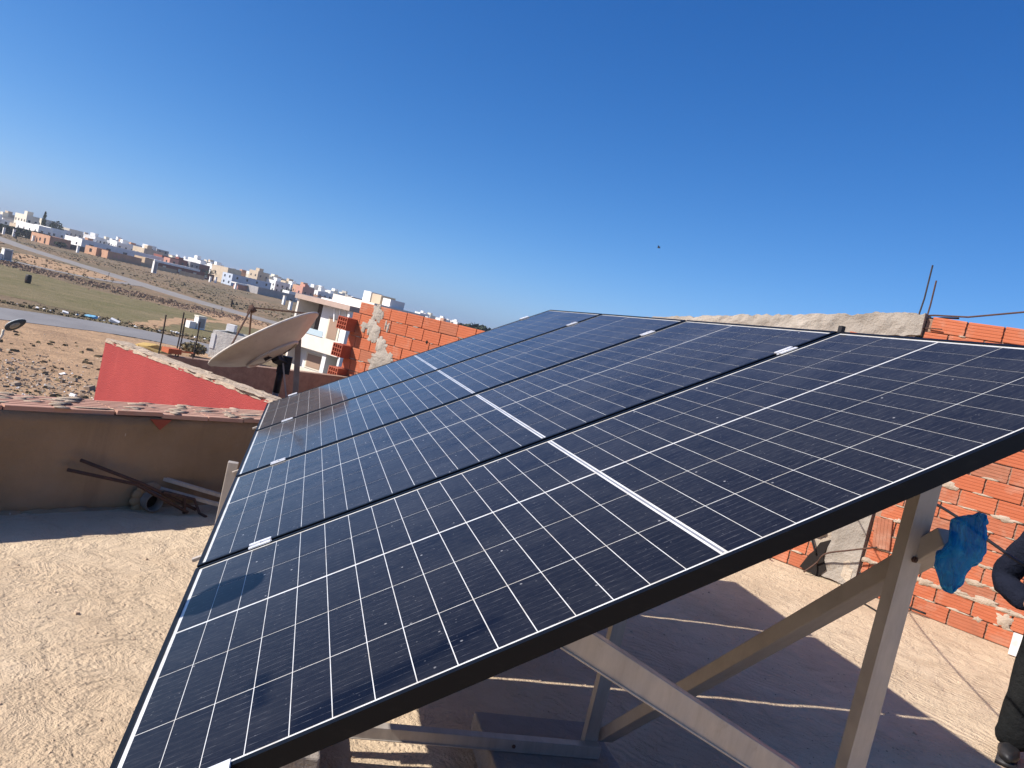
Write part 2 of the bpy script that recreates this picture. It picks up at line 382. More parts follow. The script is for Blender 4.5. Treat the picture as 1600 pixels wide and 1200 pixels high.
def m_road(name, a, b):
    mt, nt, bs = nodes(name); pv = coords(nt, 'pos')
    o = mixc(nt, maprange(nt, noi(nt, pv, .25, 7, .65), .36, .64), a, b)
    o = mixc(nt, maprange(nt, noi(nt, pv, 1.6, 6, .7), .60, .74, 0, .5), o, [x*.72 for x in b])
    L(nt, o, bs.inputs['Base Color']); bs.inputs['Roughness'].default_value = .9; bs.inputs['Specular IOR Level'].default_value = .3; return mt
MT['asphalt'] = m_road('worn_asphalt', (.235, .225, .215), (.185, .175, .168))
MT['asphalt2'] = m_road('dusty_asphalt', (.275, .25, .22), (.22, .195, .17))

mb = MB(); rings = [0, 12, 25, 40, 60, 80, 110, 150, 200, 260, 330, 400, 440, 480, 520, 560, 600, 640, 800, 1200, 2000, 3000]; ns = 96
vs = [(0, 0, G)]
for r in rings[1:]:
    for k in range(ns):
        x, y = r*math.cos(2*math.pi*k/ns), r*math.sin(2*math.pi*k/ns)
        vs.append((x, y, terr(x, y)))
fs = [(0, 1+k, 1+(k+1) % ns) for k in range(ns)]
for i in range(len(rings)-2):
    for k in range(ns):
        k2 = (k+1) % ns; fs.append((1+i*ns+k, 1+(i+1)*ns+k, 1+(i+1)*ns+k2, 1+i*ns+k2))
mb.add(vs, fs); tag(mb.build('ground', MT['earth'], smooth=True), kind='structure')

def spline(pts, n=10):
    out = []; P = [V(p) for p in pts]
    P = [P[0]*2-P[1]] + P + [P[-1]*2-P[-2]]
    for i in range(1, len(P)-2):
        for k in range(n):
            t = k/n; a, b, c, d = P[i-1:i+3]
            out.append(.5*((2*b)+(c-a)*t+(2*a-5*b+4*c-d)*t*t+(3*b-a-3*c+d)*t**3))
    out.append(P[-2]); return out
def ribbon(name, pts, width, z, mat, jit=.15, th=.05, seed=1, n=10):
    rnd = random.Random(seed)
    c = spline([(p[0], p[1], 0) for p in pts], n); le, ri = [], []
    for i, p in enumerate(c):
        t = (c[min(i+1, len(c)-1)]-c[max(i-1, 0)]).normalized(); nn = V((-t.y, t.x, 0))
        w = width/2
        le.append(p+nn*(w+rnd.uniform(-jit, jit))+V((0, 0, z))); ri.append(p-nn*(w+rnd.uniform(-jit, jit))+V((0, 0, z)))
    m_ = MB(); k = len(c); dn = V((0, 0, th))
    m_.add(le+ri+[p-dn for p in le]+[p-dn for p in ri], [(i, k+i, k+i+1, i+1) for i in range(k-1)] + [(i, i+1, 2*k+i+1, 2*k+i) for i in range(k-1)] + [(k+i+1, k+i, 3*k+i, 3*k+i+1) for i in range(k-1)])
    return tag(m_.build(name, mat), kind='structure')
def patch(name, poly, z, mat, jit=.6, seed=3, n=8):
    rnd = random.Random(seed); pts = spline([(p[0], p[1], 0) for p in poly+[poly[0]]], n)[:-1]
    m_ = MB(); c = sum(pts, V((0, 0, 0)))/len(pts)
    rim = [p+V((rnd.uniform(-jit, jit), rnd.uniform(-jit, jit), z)) for p in pts]
    from mathutils.geometry import delaunay_2d_cdt
    ar = sum(rim[i].x*rim[(i+1) % len(rim)].y-rim[(i+1) % len(rim)].x*rim[i].y for i in range(len(rim)))
    if ar < 0: rim.reverse()
    xs_, ys_ = [p.x for p in rim], [p.y for p in rim]; st = max((max(xs_)-min(xs_)), (max(ys_)-min(ys_)))/28
    pts2 = [V((p.x, p.y)) for p in rim]; k = len(pts2); x_ = min(xs_)
    while x_ < max(xs_):
        y_ = min(ys_)
        while y_ < max(ys_): pts2.append(V((x_+rnd.uniform(-.2, .2)*st, y_+rnd.uniform(-.2, .2)*st))); y_ += st
        x_ += st
    vo, eo, fo, _, _, _ = delaunay_2d_cdt(pts2, [], [list(range(k))], 1, 1e-4)
    m_.add([V((p.x, p.y, z)) for p in vo], [tuple(f) for f in fo])
    return tag(m_.build(name, mat), kind='structure')
patch('sand_lot', [(-60, 8), (-5.5, 12), (-3, 40), (-3, 66), (-13, 69), (-24, 64), (-60, 46)], G+.02, MT['sand'], .5, 5)
patch('grass_field', [(-92, 150), (-49, 141), (-43, 136), (-32, 127), (-23, 126), (-12, 120), (-4, 112), (-5, 84), (-14, 82.5), (-23.5, 83), (-30, 82), (-70, 60)], G+.02, MT['grass'], .8, 6)
patch('sand_bank', [(-68, 216), (-58, 206), (-45, 192), (-40, 182), (-40, 170), (-48, 162), (-56, 172), (-66, 190)], G+.02, MT['sand'], 1.5, 8)
patch('sand_track_mouth', [(-12, 118), (-6, 118), (-4, 132), (-9, 142), (-14, 138), (-17, 128)], G+.03, MT['sand'], 1.0, 9)
ribbon('road', [(-70, 22), (-45, 44), (-30, 59), (-21.5, 68), (-17, 72.2), (-12, 73.8), (-7, 72.6), (-4.5, 71.4)], 8.0, G+.05, MT['asphalt'], .12)
ribbon('back_road', [(-190, 470), (-120, 335), (-92, 278), (-68, 237), (-50, 209), (-38, 190), (-27, 172), (-14, 155), (-4, 146), (8, 138)], 8.5, G+.06, MT['asphalt2'], .3, seed=2)
ribbon('side_road', [(-120, 150), (-75, 158), (-54, 160), (-46, 159), (-40, 164), (-36.5, 176), (-36, 186)], 4.6, G+.045, MT['asphalt2'], .25, seed=4)
ribbon('dirt_track', [(-15.3, 81), (-15.1, 90), (-14.5, 104), (-12, 114), (-9.5, 124), (-10, 138), (-12, 148)], 2.2, G+.04, MT['sand'], .4, seed=5)
# ------------------------------------------------------------------ our roof
D1 = V((.7665, .6422, 0)); E1 = V((.5404, -.8414, 0)); CORNER = V((3.90, 8.03, 0)); ZG = -.8
def roof_pt(s, q, z): return CORNER - D1*s + E1*q + V((0, 0, z))
mb = MB(); ns_, nq = 150, 150; S, Q = 13.0, 13.0
for i in range(ns_+1):
    for j in range(nq+1):
        p = roof_pt(S*i/ns_, Q*j/nq, 0)
        h = .012*noise.noise(p*1.3) + .006*noise.noise(p*4.1) + .003*noise.noise(p*11)
        edge = min(1, min(i, j, ns_-i, nq-j)/4)
        mb.v.append(V((p.x, p.y, ZG + h*edge)))
for i in range(ns_):
    for j in range(nq):
        a = i*(nq+1)+j; mb.f.append((a, a+nq+1, a+nq+2, a+1))
skirt = [roof_pt(0, 0, G-.2), roof_pt(0, Q, G-.2), roof_pt(S, Q, G-.2), roof_pt(S, 0, G-.2)]
top = [roof_pt(0, 0, ZG), roof_pt(0, Q, ZG), roof_pt(S, Q, ZG), roof_pt(S, 0, ZG)]
mb.add(top+skirt, [(0, 4, 5, 1), (1, 5, 6, 2), (2, 6, 7, 3), (3, 7, 4, 0)])
bm_roof = mb.build('roof', MT['roof'], smooth=True); tag(bm_roof, kind='structure')

rg = random.Random(41); mb = MB()
for i in range(5200):
    s_, q_ = rg.uniform(.5, 9.5), rg.uniform(.1, 10)
    p = roof_pt(s_, q_, 0); hz = ZG+.012*noise.noise(p*1.3)+.006*noise.noise(p*4.1)+.003*noise.noise(p*11)
    r = rg.uniform(.0012, .0035)*(1+1.6*(rg.random() < .04))
    M_ = Matrix.Translation((p.x, p.y, hz)) @ Euler((rg.uniform(-.6, .6), rg.uniform(-.6, .6), rg.uniform(0, 6))).to_matrix().to_4x4()
    mb.box((-r*rg.uniform(.8, 2), -r, -r), (r, r*rg.uniform(.6, 1.4), r), M_)
tag(mb.build('roof_grit', simple('grit', (.62, .48, .33), (.42, .31, .21), 1.6, .95, 'pos', lo=.4, hi=.6)), kind='stuff')

# ------------------------------------------------------------------ bricks
def brick_mesh(name, Lx, H, D, mat, ribs=5, jag=0, seed=0):
    rnd = random.Random(seed); prof = []                       # front faces -y; ribs run along x
    g = .0028
    for k in range(ribs):
        z0, z1 = -H/2+H*k/ribs, -H/2+H*(k+1)/ribs
        gw = H*.035
        prof += [(-g if k == 0 else 0, z0+gw), (-g if k == 0 else -g, z0+gw+.001), (-g, z1-gw), (0, z1-gw+.001)]
    prof[0] = (0, -H/2); prof[1] = (-g, -H/2+.006); prof[-2] = (-g, H/2-.006); prof[-1] = (0, H/2)
    n = len(prof); vs = []
    for sx in (-Lx/2, Lx/2):
        for (y, z) in prof: vs.append((sx + rnd.uniform(-1, 1)*jag, y, z))
        vs.append((sx, D, H/2)); vs.append((sx, D, -H/2))
    m_ = n+2
    fs = [(i, i+1, m_+i+1, m_+i) for i in range(n-1)] + [(n-1, n, m_+n, m_+n-1), (n, n+1, m_+n+1, m_+n), (n+1, 0, m_, m_+n+1)]
    fs += [tuple(range(m_)), tuple(reversed(range(m_, 2*m_)))]
    mm = MB(); mm.add(vs, fs); return mm.mesh(name, mat)

def splat(mbm, cx, y, cz, w, h, seed, t=.006):
    n = 22; r1 = []; r2 = []
    for k in range(n):
        a = 2*math.pi*k/n; q = 1+.75*noise.noise(V((math.cos(a)*1.6, math.sin(a)*1.6, seed)))+.35*noise.noise(V((math.cos(a)*5, math.sin(a)*5, seed+3)))
        x_, z_ = cx+w*q*math.cos(a), cz+h*q*math.sin(a); r1.append((x_, y+.003, z_))
        x_, z_ = cx+w*q*.8*math.cos(a), cz+h*q*.8*math.sin(a); r2.append((x_, y-t*(.6+.8*noise.noise(V((x_*30, z_*30, seed)))), z_))
    c = (cx, y-t*1.1, cz); m = len(r1)
    mbm.add(r1+r2+[c], [(k, (k+1) % m, m+(k+1) % m, m+k) for k in range(m)]+[(m+k, m+(k+1) % m, 2*m) for k in range(m)])
def smears(mbm, rnd, n, x0, x1, zs, y, sx=(.02, .10), sz=(.006, .014), keep=lambda x, z: True):
    for _ in range(n):
        z = rnd.choice(zs); x = rnd.uniform(x0, x1)
        if keep(x, z): mbm.blob((x, y, z+rnd.uniform(-.004, .006)), rnd.uniform(*sx), rnd.uniform(.004, .012), rnd.uniform(*sz), 1, .5, rnd.random()*50)

# ------------------------------------------------------------------ right-hand brick wall (local x runs along the wall towards the camera, -y faces the roof)
RW = thing('brick_wall', 'tall orange hollow-brick wall rising behind the tilted solar panels', 'wall', (5.28, 5.89, ZG), math.atan2(-.8414, .5404))
# local +y must point away from the roof: wall normal facing us is (-.8414,-.5404)
BL, BH, NC = .306, .1545, 18
rnd = random.Random(11)
bricks_v = [brick_mesh('brick', BL-.011, BH-.011, .15, MT['brick'], 5, .003, s) for s in range(4)]
XEND = 5.2
def rwall_keep(s, c):
    if s < .92:
        return c < 3 and s < .62
    return True
jv = []
for c in range(NC):
    off = 1.48 + (0 if c % 2 == 0 else BL*.5) + rnd.uniform(-.02, .02)
    k0 = int(math.floor((-3.4-off)/BL))
    for k in range(k0, 40):
        s0 = off + k*BL; s1 = s0+BL
        if s0 > XEND: break
        mid = (s0+s1)/2
        if s1 <= .96:
            if not rwall_keep(mid, c): continue
            lo, hi = s0, s1
        else:
            if c < 3 and s0 < .62 and s1 < 1.1: lo, hi = s0, min(s1, .70)
            else: lo, hi = max(s0, .965), s1
        if hi-lo < .06: continue
        if c >= NC-1 and mid > 4.6: continue
        o = link('brick', rnd.choice(bricks_v), RW, ((lo+hi)/2, rnd.uniform(-.004, .005), c*BH+BH/2+rnd.uniform(-.003, .003)), (rnd.uniform(-.01, .01), rnd.uniform(-.006, .006), rnd.uniform(-.012, .012)))
        o.scale = ((hi-lo-.006)/BL, 1, 1)
mb = MB(); mb.box((-3.4, .010, 0), (.955, .15, 1.93)); mb.box((.96, .012, 0), (XEND+.3, .15, (NC-1)*BH-.01)); mb.box((.96, .02, (NC-1)*BH-.01), (4.6, .15, NC*BH-.025))
mb.build('mortar_core', MT['joint'], RW)
mb = MB(); rnd2 = random.Random(5)
smears(mb, rnd2, 420, 1.0, XEND, [c*BH for c in range(1, NC)], -.002)
smears(mb, rnd2, 60, -2.4, .9, [BH, 2*BH], -.002)
for i in range(46):                                            # rough mortar band above the second course
    splat(mb, 1.0+i*.09+rnd2.uniform(-.03, .03), -.004-.0007*(i % 7), 2*BH+rnd2.uniform(-.01, .022), .085, rnd2.uniform(.012, .030), i*1.7, .006)
splat(mb, 2.20, -.005, 1.45*BH, .07, .06, 3, .008)
for i in range(46): splat(mb, rnd2.uniform(1.0, 5), -.0045-.0008*(i % 5), rnd2.choice(range(1, NC))*BH+rnd2.uniform(-.012, .012), rnd2.uniform(.03, .09), rnd2.uniform(.012, .03), i*2.3, .005)
o = mb.build('mortar_smear', MT['mortar'], RW, smooth=True); o['kind'] = 'stuff'
# tilted brick beside the column
o = link('brick', bricks_v[1], RW, (1.075, -.028, .62), (0, R(82), 0)); o.scale = (1.0, 1, 1.1)
# cement-rendered end of the wall with its beam
def slab_front(x0, x1, ztop, zbot, y0, y1, mat, name, nx=60, nz=8, amp=.012, rag=.02, seed=0):
    m_ = MB(); vs = []; fs = []
    for i in range(nx+1):
        x = x0+(x1-x0)*i/nx
        zt = ztop(x)+rag*noise.noise(V((x*5, seed, 0)))+rag*.6*noise.noise(V((x*17, seed, 3))); zb = zbot(x)+rag*noise.noise(V((x*4, seed+9, 0)))+rag*.8*noise.noise(V((x*13, seed, 7)))
        for j in range(nz+1):
            z = zb+(zt-zb)*j/nz
            vs.append((x, y0+amp*noise.noise(V((x*3, z*4, seed)))+amp*.4*noise.noise(V((x*11, z*11, seed))), z))
        vs.append((x, y1, zt)); vs.append((x, y1, zb))
    m = nz+3
    for i in range(nx):
        for j in range(m): fs.append((i*m+j, (i+1)*m+j, (i+1)*m+(j+1) % m, i*m+(j+1) % m))
    fs += [tuple(reversed(range(m))), tuple(range(nx*m, nx*m+m))]
    m_.add(vs, fs); return m_.build(name, mat, RW, smooth=False)
zt = lambda x: 2.80 - (.93-x)*.168
slab_front(-3.4, .90, lambda x: zt(x)-.10, lambda x: 1.90, .006, .15, MT['cement_pale'], 'wall_core', 20, 2, 0, 0, 1)
slab_front(-3.4, .90, lambda x: zt(x)-.18, lambda x: .52 if x < .1 else .52-(x-.1)*.62 if x < .93 else 0, -.022, .004, MT['cement_pale'], 'cement_render', 70, 10, .016, .018, 2)
slab_front(-3.4, .95, zt, lambda x: zt(x)-.245+.02*math.sin(x*3), -.05, .17, MT['cement'], 'concrete_beam', 160, 8, .030, .036, 4)
slab_front(.62, .94, lambda x: zt(x)-.25, lambda x: .02, -.034, .004, MT['cement'], 'concrete_column', 14, 34, .02, .012, 6)
o = link('brick', brick_mesh('brick', .24, .06, .05, MT['brick'], 2), RW, (.42, -.055, 2.47), (0, .06, 0))
mb = MB(); mb.tube([(.86, .05, 2.72), (.875, .05, 2.95), (.87, .05, 3.28)], .008, 7); mb.build('rebar', MT['darkbar'], RW)
mb = MB(); mb.tube([(.93, .08, 2.72), (.935, .08, 2.9), (.93, .08, 3.14)], .008, 7); mb.build('rebar', MT['rust'], RW)
mb = MB(); mb.tube([(.80, .06, 2.76), (1.0, .03, 2.795), (1.3, .01, 2.82), (1.75, -.03, 2.93)], .0085, 7); mb.build('rebar', MT['rust'], RW)
mb = MB(); mb.tube([(.86, .08, 2.74), (1.08, .05, 2.785), (1.22, .04, 2.80)], .0085, 7); mb.build('rebar', MT['darkbar'], RW)
mb = MB(); mb.tube([(.90, .0, 2.64), (1.0, -.02, 2.66), (1.12, -.03, 2.665)], .006, 6); mb.build('rebar', MT['rust'], RW)
# broken hole at the foot with wires
mb = MB(); mb.add([(.40, -.045, .03), (.60, -.045, .0), (.66, -.045, .10), (.60, -.045, .22), (.63, -.045, .40), (.54, -.045, .34), (.50, -.045, .24), (.46, -.045, .18)] , [tuple(reversed(range(8)))])
mb.add([(.40, -.02, .03), (.60, -.02, .0), (.66, -.02, .10), (.60, -.02, .22), (.63, -.02, .40), (.54, -.02, .34), (.50, -.02, .24), (.46, -.02, .18)], [tuple(range(8))])
k = len(mb.v)-16
mb.f += [(k+i, k+(i+1) % 8, k+8+(i+1) % 8, k+8+i) for i in range(8)]
mb.build('broken_hole', MT['hole'], RW)
mb = MB(); mb.blob((.33, -.05, .50), .14, .03, .07, 2, .5, 2); mb.blob((.47, -.05, .46), .09, .03, .06, 2, .5, 8); mb.blob((.12, -.045, .47), .2, .02, .05, 2, .5, 9)
mb.build('plaster_patch', MT['mortar'], RW, smooth=True)

# wires coming out of the hole
def wire(name, label, pts, r, mat, cat='cable', n=6, group=None, parent=None):
    m_ = MB(); m_.tube(spline(pts, 8), r, 6); o = m_.build(name, mat, parent, smooth=True)
    return tag(o, label, cat, group) if label else o
wl = RW.matrix_basis
RWM = Matrix.Translation(RW.location) @ Matrix.Rotation(RW.rotation_euler.z, 4, 'Z')
def rw(x, y, z): return RWM @ V((x, y, z))
loop = [rw(.53, -.06, .22), rw(.40, -.08, .45), rw(.22, -.09, .68), rw(.05, -.10, .66), rw(.06, -.11, .44), rw(.24, -.11, .42), rw(.30, -.10, .58), rw(.16, -.10, .70), rw(.02, -.10, .56), rw(.10, -.12, .36), rw(.20, -.13, .30)]
wire('looped_cable', 'black cable bundled in a loop against the foot of the brick wall', loop, .011, MT['rubber'])
wire('hook_wire', 'short rusty wire bent in a hook on the low bricks by the looped cable', [rw(.24, -.08, .34), rw(.05, -.10, .33), rw(-.14, -.11, .30), rw(-.18, -.12, .22), rw(-.06, -.12, .20), rw(-.04, -.13, .12), rw(.06, -.14, .06), rw(.14, -.16, .03)], .010, MT['rust'], 'wire')
wire('stiff_wire', 'stiff rusty wire slanting up from the broken hole across the cement column', [rw(.56, -.06, .12), rw(.64, -.12, .26), rw(.86, -.15, .38), rw(1.10, -.17, .50)], .008, MT['rust'], 'wire')
wire('stub_wire', 'short rusty wire drooping out of the broken hole onto the roof', [rw(.56, -.05, .14), rw(.55, -.12, .10), rw(.50, -.18, .02)], .009, MT['rust'], 'wire')
wire('floor_cable', 'thin black cable end lying on the roof below the brick wall', [rw(1.05, -.05, .14), rw(1.00, -.2, .05), rw(1.10, -.4, .012), rw(1.28, -.55, .012), rw(1.42, -.66, .012)], .007, MT['rubber'])
wire('strut_cable', 'black cable sagging along the bricks behind the tall post', [rw(.98, -.1, .20), rw(1.10, -.12, .16), rw(1.3, -.1, .06), rw(1.62, -.06, .04)], .010, MT['rubber'])
wire('overhead_cable', 'taut black cable running past the blue bag toward the wall', [(5.2, 6.0, .95), (4.15, 4.38, .72), (3.2, 2.52, .62), (2.82, 1.45, .57), (2.66, 1.02, .52), (2.53, .72, .50), (2.3, 0, .49), (2.0, -1.2, .52)], .006, MT['rubber'])
mb = MB(); mb.blob((0, 0, .03), .06, .05, .035, 1, .6, 4); mb.blob((.07, .02, .025), .05, .04, .03, 1, .6, 5)
o = mb.build('broken_outlet', MT['hole']); o.location = rw(1.02, -.14, .02); tag(o, 'small broken black pipe fitting lying at the foot of the brick wall', 'pipe fitting')
mb = MB(); mb.box((-.12, -.012, 0), (.12, .012, .19), Matrix.Rotation(R(-14), 4, 'X')); mb.box((-.02, -.02, .19), (.12, .0, .20), Matrix.Rotation(R(-14), 4, 'X'))
o = mb.build('white_tile', MT['white_box'], bevel=.003); o.location = rw(2.44, -.26, .01); o.rotation_euler = (0, 0, R(-50)); tag(o, 'white rectangular tile leaning against the foot of the brick wall', 'tile')

# ------------------------------------------------------------------ brown parapet wall on the left
BW = thing('parapet_wall', 'low brown rendered parapet in shade along the left of the roof', 'wall', (-.70, 4.17, ZG), math.atan2(.6422, .7665))
def strip(x0, x1, z0, z1, y0, y1, mat, name, parent, nx=80, nz=8, amp=.006, seed=0):
    m_ = MB(); vs = []; fs = []
    for i in range(nx+1):
        x = x0+(x1-x0)*i/nx
        for j in range(nz+1):
            z = z0+(z1-z0)*j/nz
            vs.append((x, y0+amp*noise.noise(V((x*2.2, z*3, seed)))+amp*.5*noise.noise(V((x*9, z*9, seed))), z))
        vs.append((x, y1, z1)); vs.append((x, y1, z0))
    m = nz+3
    for i in range(nx):
        for j in range(m): fs.append((i*m+j, (i+1)*m+j, (i+1)*m+(j+1) % m, i*m+(j+1) % m))
    fs += [tuple(reversed(range(m))), tuple(range(nx*m, nx*m+m))]
    m_.add(vs, fs); return m_.build(name, mat, parent, smooth=True)
strip(-4.6, 6.0, -.02, .607, 0, .295, MT['brown'], 'render', BW, 200, 10, .012, 1)
mb = MB()
for i in range(60):                                            # plaster fillet along the foot
    x = -4.4+i*.175; mb.blob((x, .004, -.016), .15, .03+.02*random.random(), .026+.014*random.random(), 2, .5, i)
o = mb.build('foot_fillet', MT['brown'], BW, smooth=True); o['kind'] = 'stuff'
rnd = random.Random(21); x = -4.6
tb = [brick_mesh('brick', .33, .30, .026, MT['brick_top'], 7, .004, s) for s in range(3)]
while x < 5.8:
    l = rnd.uniform(.26, .36)
    o = link('brick', rnd.choice(tb), BW, (x+l/2, .150+rnd.uniform(-.012, .006), .637+rnd.uniform(-.004, .004)), (R(-90)+rnd.uniform(-.03, .03), rnd.uniform(-.012, .012), rnd.uniform(-.02, .02)))
    o.scale = ((l-.006)/.33, 1, 1); x += l
mb = MB(); rnd = random.Random(33)
for i in range(190):
    x = rnd.uniform(-4.5, 5.6)
    mb.blob((x, rnd.uniform(.005, .28), .638), rnd.uniform(.04, .18), rnd.uniform(.012, .035), rnd.uniform(.002, .005), 1, .5, i)
for x in (-1.9, -.95, -.55, -.1, .2, .62, 1.5):
    for k in range(8): mb.blob((x+k*.035+rnd.uniform(-.04, .04), .02+k*.04+rnd.uniform(-.02, .02), .638+rnd.uniform(-.004, .004)), rnd.uniform(.04, .09), rnd.uniform(.02, .05), rnd.uniform(.004, .009), 1, .6, k+x)
o = mb.build('mortar_smear', MT['mortar'], BW, smooth=True); o['kind'] = 'stuff'
mb = MB(); mb.add([(.02, -.014, .60), (.17, -.014, .60), (.10, -.014, .53), (.02, -.004, .60), (.17, -.004, .60), (.10, -.004, .53)], [(2, 1, 0), (3, 4, 5), (0, 1, 4, 3), (1, 2, 5, 4), (2, 0, 3, 5)])
mb.add([(-1.55, -.014, .605), (-1.0, -.014, .605), (-1.2, -.014, .57), (-1.4, -.014, .555), (-1.55, -.004, .605), (-1.0, -.004, .605), (-1.2, -.004, .57), (-1.4, -.004, .555)], [(3, 2, 1, 0), (4, 5, 6, 7), (0, 1, 5, 4), (1, 2, 6, 5), (2, 3, 7, 6), (3, 0, 4, 7)])
mb.build('bare_brick_patch', MT['brick_dark'], BW)
# drain pipe stub poking out of the wall foot
DP = thing('drain_pipe', 'round grey drain pipe stub set in a mortar collar at the parapet foot', 'pipe', (-.60, 4.20, ZG+.07), BW.rotation_euler.z)
mb = MB(); n = 18; ro, ri = .062, .054
pr = [(-.10, ro), (.02, ro), (.02, ri), (-.10, ri)]
mb2 = []
for (y, r) in [(.02, ro), (-.09, ro), (-.09, ri), (.02, ri)]:
    mb2 += [(r*math.cos(2*math.pi*k/n), y, r*math.sin(2*math.pi*k/n)) for k in range(n)]
mb.add(mb2, [(i*n+k, i*n+(k+1) % n, (i+1)*n+(k+1) % n, (i+1)*n+k) for i in range(3) for k in range(n)])
mb.build('pipe', simple('grey_pvc', (.20, .18, .16), (.14, .12, .1), 20, .7), DP, smooth=True)
mb = MB(); mb.add([(ri*math.cos(2*math.pi*k/n), -.02, ri*math.sin(2*math.pi*k/n)) for k in range(n)], [tuple(range(n))]); mb.build('bore', MT['hole'], DP)
mb = MB()
for k in range(12): mb.blob((.080*math.cos(k*.55), .0, .080*math.sin(k*.55)), .038, .022, .034, 2, .5, k)
mb.build('mortar_collar', MT['brown'], DP, smooth=True)

# ------------------------------------------------------------------ neighbour's unfinished house
A = V((.755, .656, 0)); B = V((-.656, .755, 0))
NH = thing('neighbour_house', 'unfinished neighbour house with red facade and bare brick parapets beside the dish', 'house', (0, 0, 0))
ANG = math.atan2(.656, .755)
def frame_obj(name, origin, xdir, parent=None):                # helper part origin/rotation for mesh in wall coordinates
    return origin, math.atan2(xdir.y, xdir.x)
# red facade: local x runs from near end to far end along B, outer face is +... (faces -A)
def wallpart(mbm, name, mat, origin, ang, parent, **kw):
    o = mbm.build(name, mat, parent, **kw); o.location = origin; o.rotation_euler = (0, 0, ang); return o
RO = V((.09, 5.05, 0)); RA = math.atan2(.755, -.656)           # local x -> B, local y -> -A  (outer side = +y)
mb = MB(); vs = []; fs = []; nx = 40
LR = 2.80
for i in range(nx+1):
    x = .10+(LR-.22)*i/nx; zt_ = -.085 + .008*noise.noise(V((x*4, 0, 0)))
    vs += [(x, 0, G-.2), (x, .0, zt_), (x, -.2, zt_), (x, -.2, G-.2)]
for i in range(nx):
    for j in range(4): fs.append((i*4+j, i*4+(j+1) % 4, (i+1)*4+(j+1) % 4, (i+1)*4+j))
fs += [(3, 2, 1, 0), (nx*4, nx*4+1, nx*4+2, nx*4+3)]
mb.add(vs, fs); facade = wallpart(mb, 'facade', MT['red'], RO, RA, NH)
mb = MB(); rnd = random.Random(4)
vs = []; nx2 = 120
for i in range(nx2+1):
    x = .105+(LR-.23)*i/nx2; e1 = .004+.010*noise.noise(V((x*7, 1, 0)))+.006*noise.noise(V((x*23, 2, 0))); e2 = -.195+.01*noise.noise(V((x*6, 3, 0))); h = -.066+.006*noise.noise(V((x*8, 4, 0)))
    vs += [(x, e1, -.098+.012*noise.noise(V((x*11, 7, 0)))), (x, e1-.006, h), (x, e2, h-.003), (x, e2, -.098)]
mb.add(vs, [(i*4+j, i*4+(j+1) % 4, (i+1)*4+(j+1) % 4, (i+1)*4+j) for i in range(nx2) for j in range(4)]+[(3, 2, 1, 0), (nx2*4, nx2*4+1, nx2*4+2, nx2*4+3)])
for i in range(90): mb.blob((rnd.uniform(.24, LR-.14), rnd.uniform(-.18, -.002), -.068), rnd.uniform(.03, .12), rnd.uniform(.02, .05), rnd.uniform(.004, .010), 1, .5, i)
wallpart(mb, 'mortar_cap', MT['mortar'], (0, 0, 0), 0, facade)
# neighbour roof
mb = MB(); p0 = RO - A*.0 + A*.2
q = [p0, p0+B*3.9, p0+B*3.9+A*9, p0+A*9]
mb.prism([(p.x, p.y) for p in q], -1.1, -.95); mb.build('roof_slab', MT['cement'], NH)
# dark parapet (in shade), faces -B
PO = V((-1.60, 8.80, 0)); PA = math.atan2(A.y, A.x)
mb = MB(); mb.box((-.25, .012, -1.0), (3.45, .15, -.335)); wallpart(mb, 'parapet', MT['joint'], PO, PA, NH); par = NH.children[-1]
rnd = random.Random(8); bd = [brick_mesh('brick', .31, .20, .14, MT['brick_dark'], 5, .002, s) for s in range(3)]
for c in range(4):
    z = -.30-.105-c*.212
    x = -.25 - (.16 if c % 2 else 0)
    while x < 3.42:
        lo, hi = max(x, -.25), min(x+.32, 3.45)
        if hi-lo > .05:
            o = link('brick', rnd.choice(bd), par, ((lo+hi)/2, rnd.uniform(-.012, .004), z), (rnd.uniform(-.02, .02), rnd.uniform(-.012, .012), 0)); o.scale = ((hi-lo-.006)/.31, 1, 1)
        x += .322
mb = MB()
for i in range(60): mb.blob((-.25+3.65*i/60+rnd.uniform(-.03, .03), .07, -.292), rnd.uniform(.05, .1), .085, rnd.uniform(.010, .02), 1, .4, i)
wallpart(mb, 'mortar_cap', MT['mortar'], (0, 0, 0), 0, par)
# corner-column starter bars
for (dx, dy, h) in ((.18, .03, .40), (.44, .03, .40), (.47, .13, .46), (.66, .05, .38)):
    mb = MB(); mb.tube([(dx, dy, -.40), (dx+.004, dy, -.1), (dx-.003, dy+.003, -.30+h+.06)], .0085, 6); wallpart(mb, 'rebar', MT['darkbar'], PO, PA, NH)
mb = MB(); mb.tube(spline([(.44, .03, -.27), (.47, .13, -.27), (.66, .12, -.27), (.66, .05, -.27), (.44, .03, -.27)], 4), .006, 5); mb.box((.28, -.006, -.30), (.46, .15, -.24))
wallpart(mb, 'column_head', MT['brick'], PO, PA, NH)
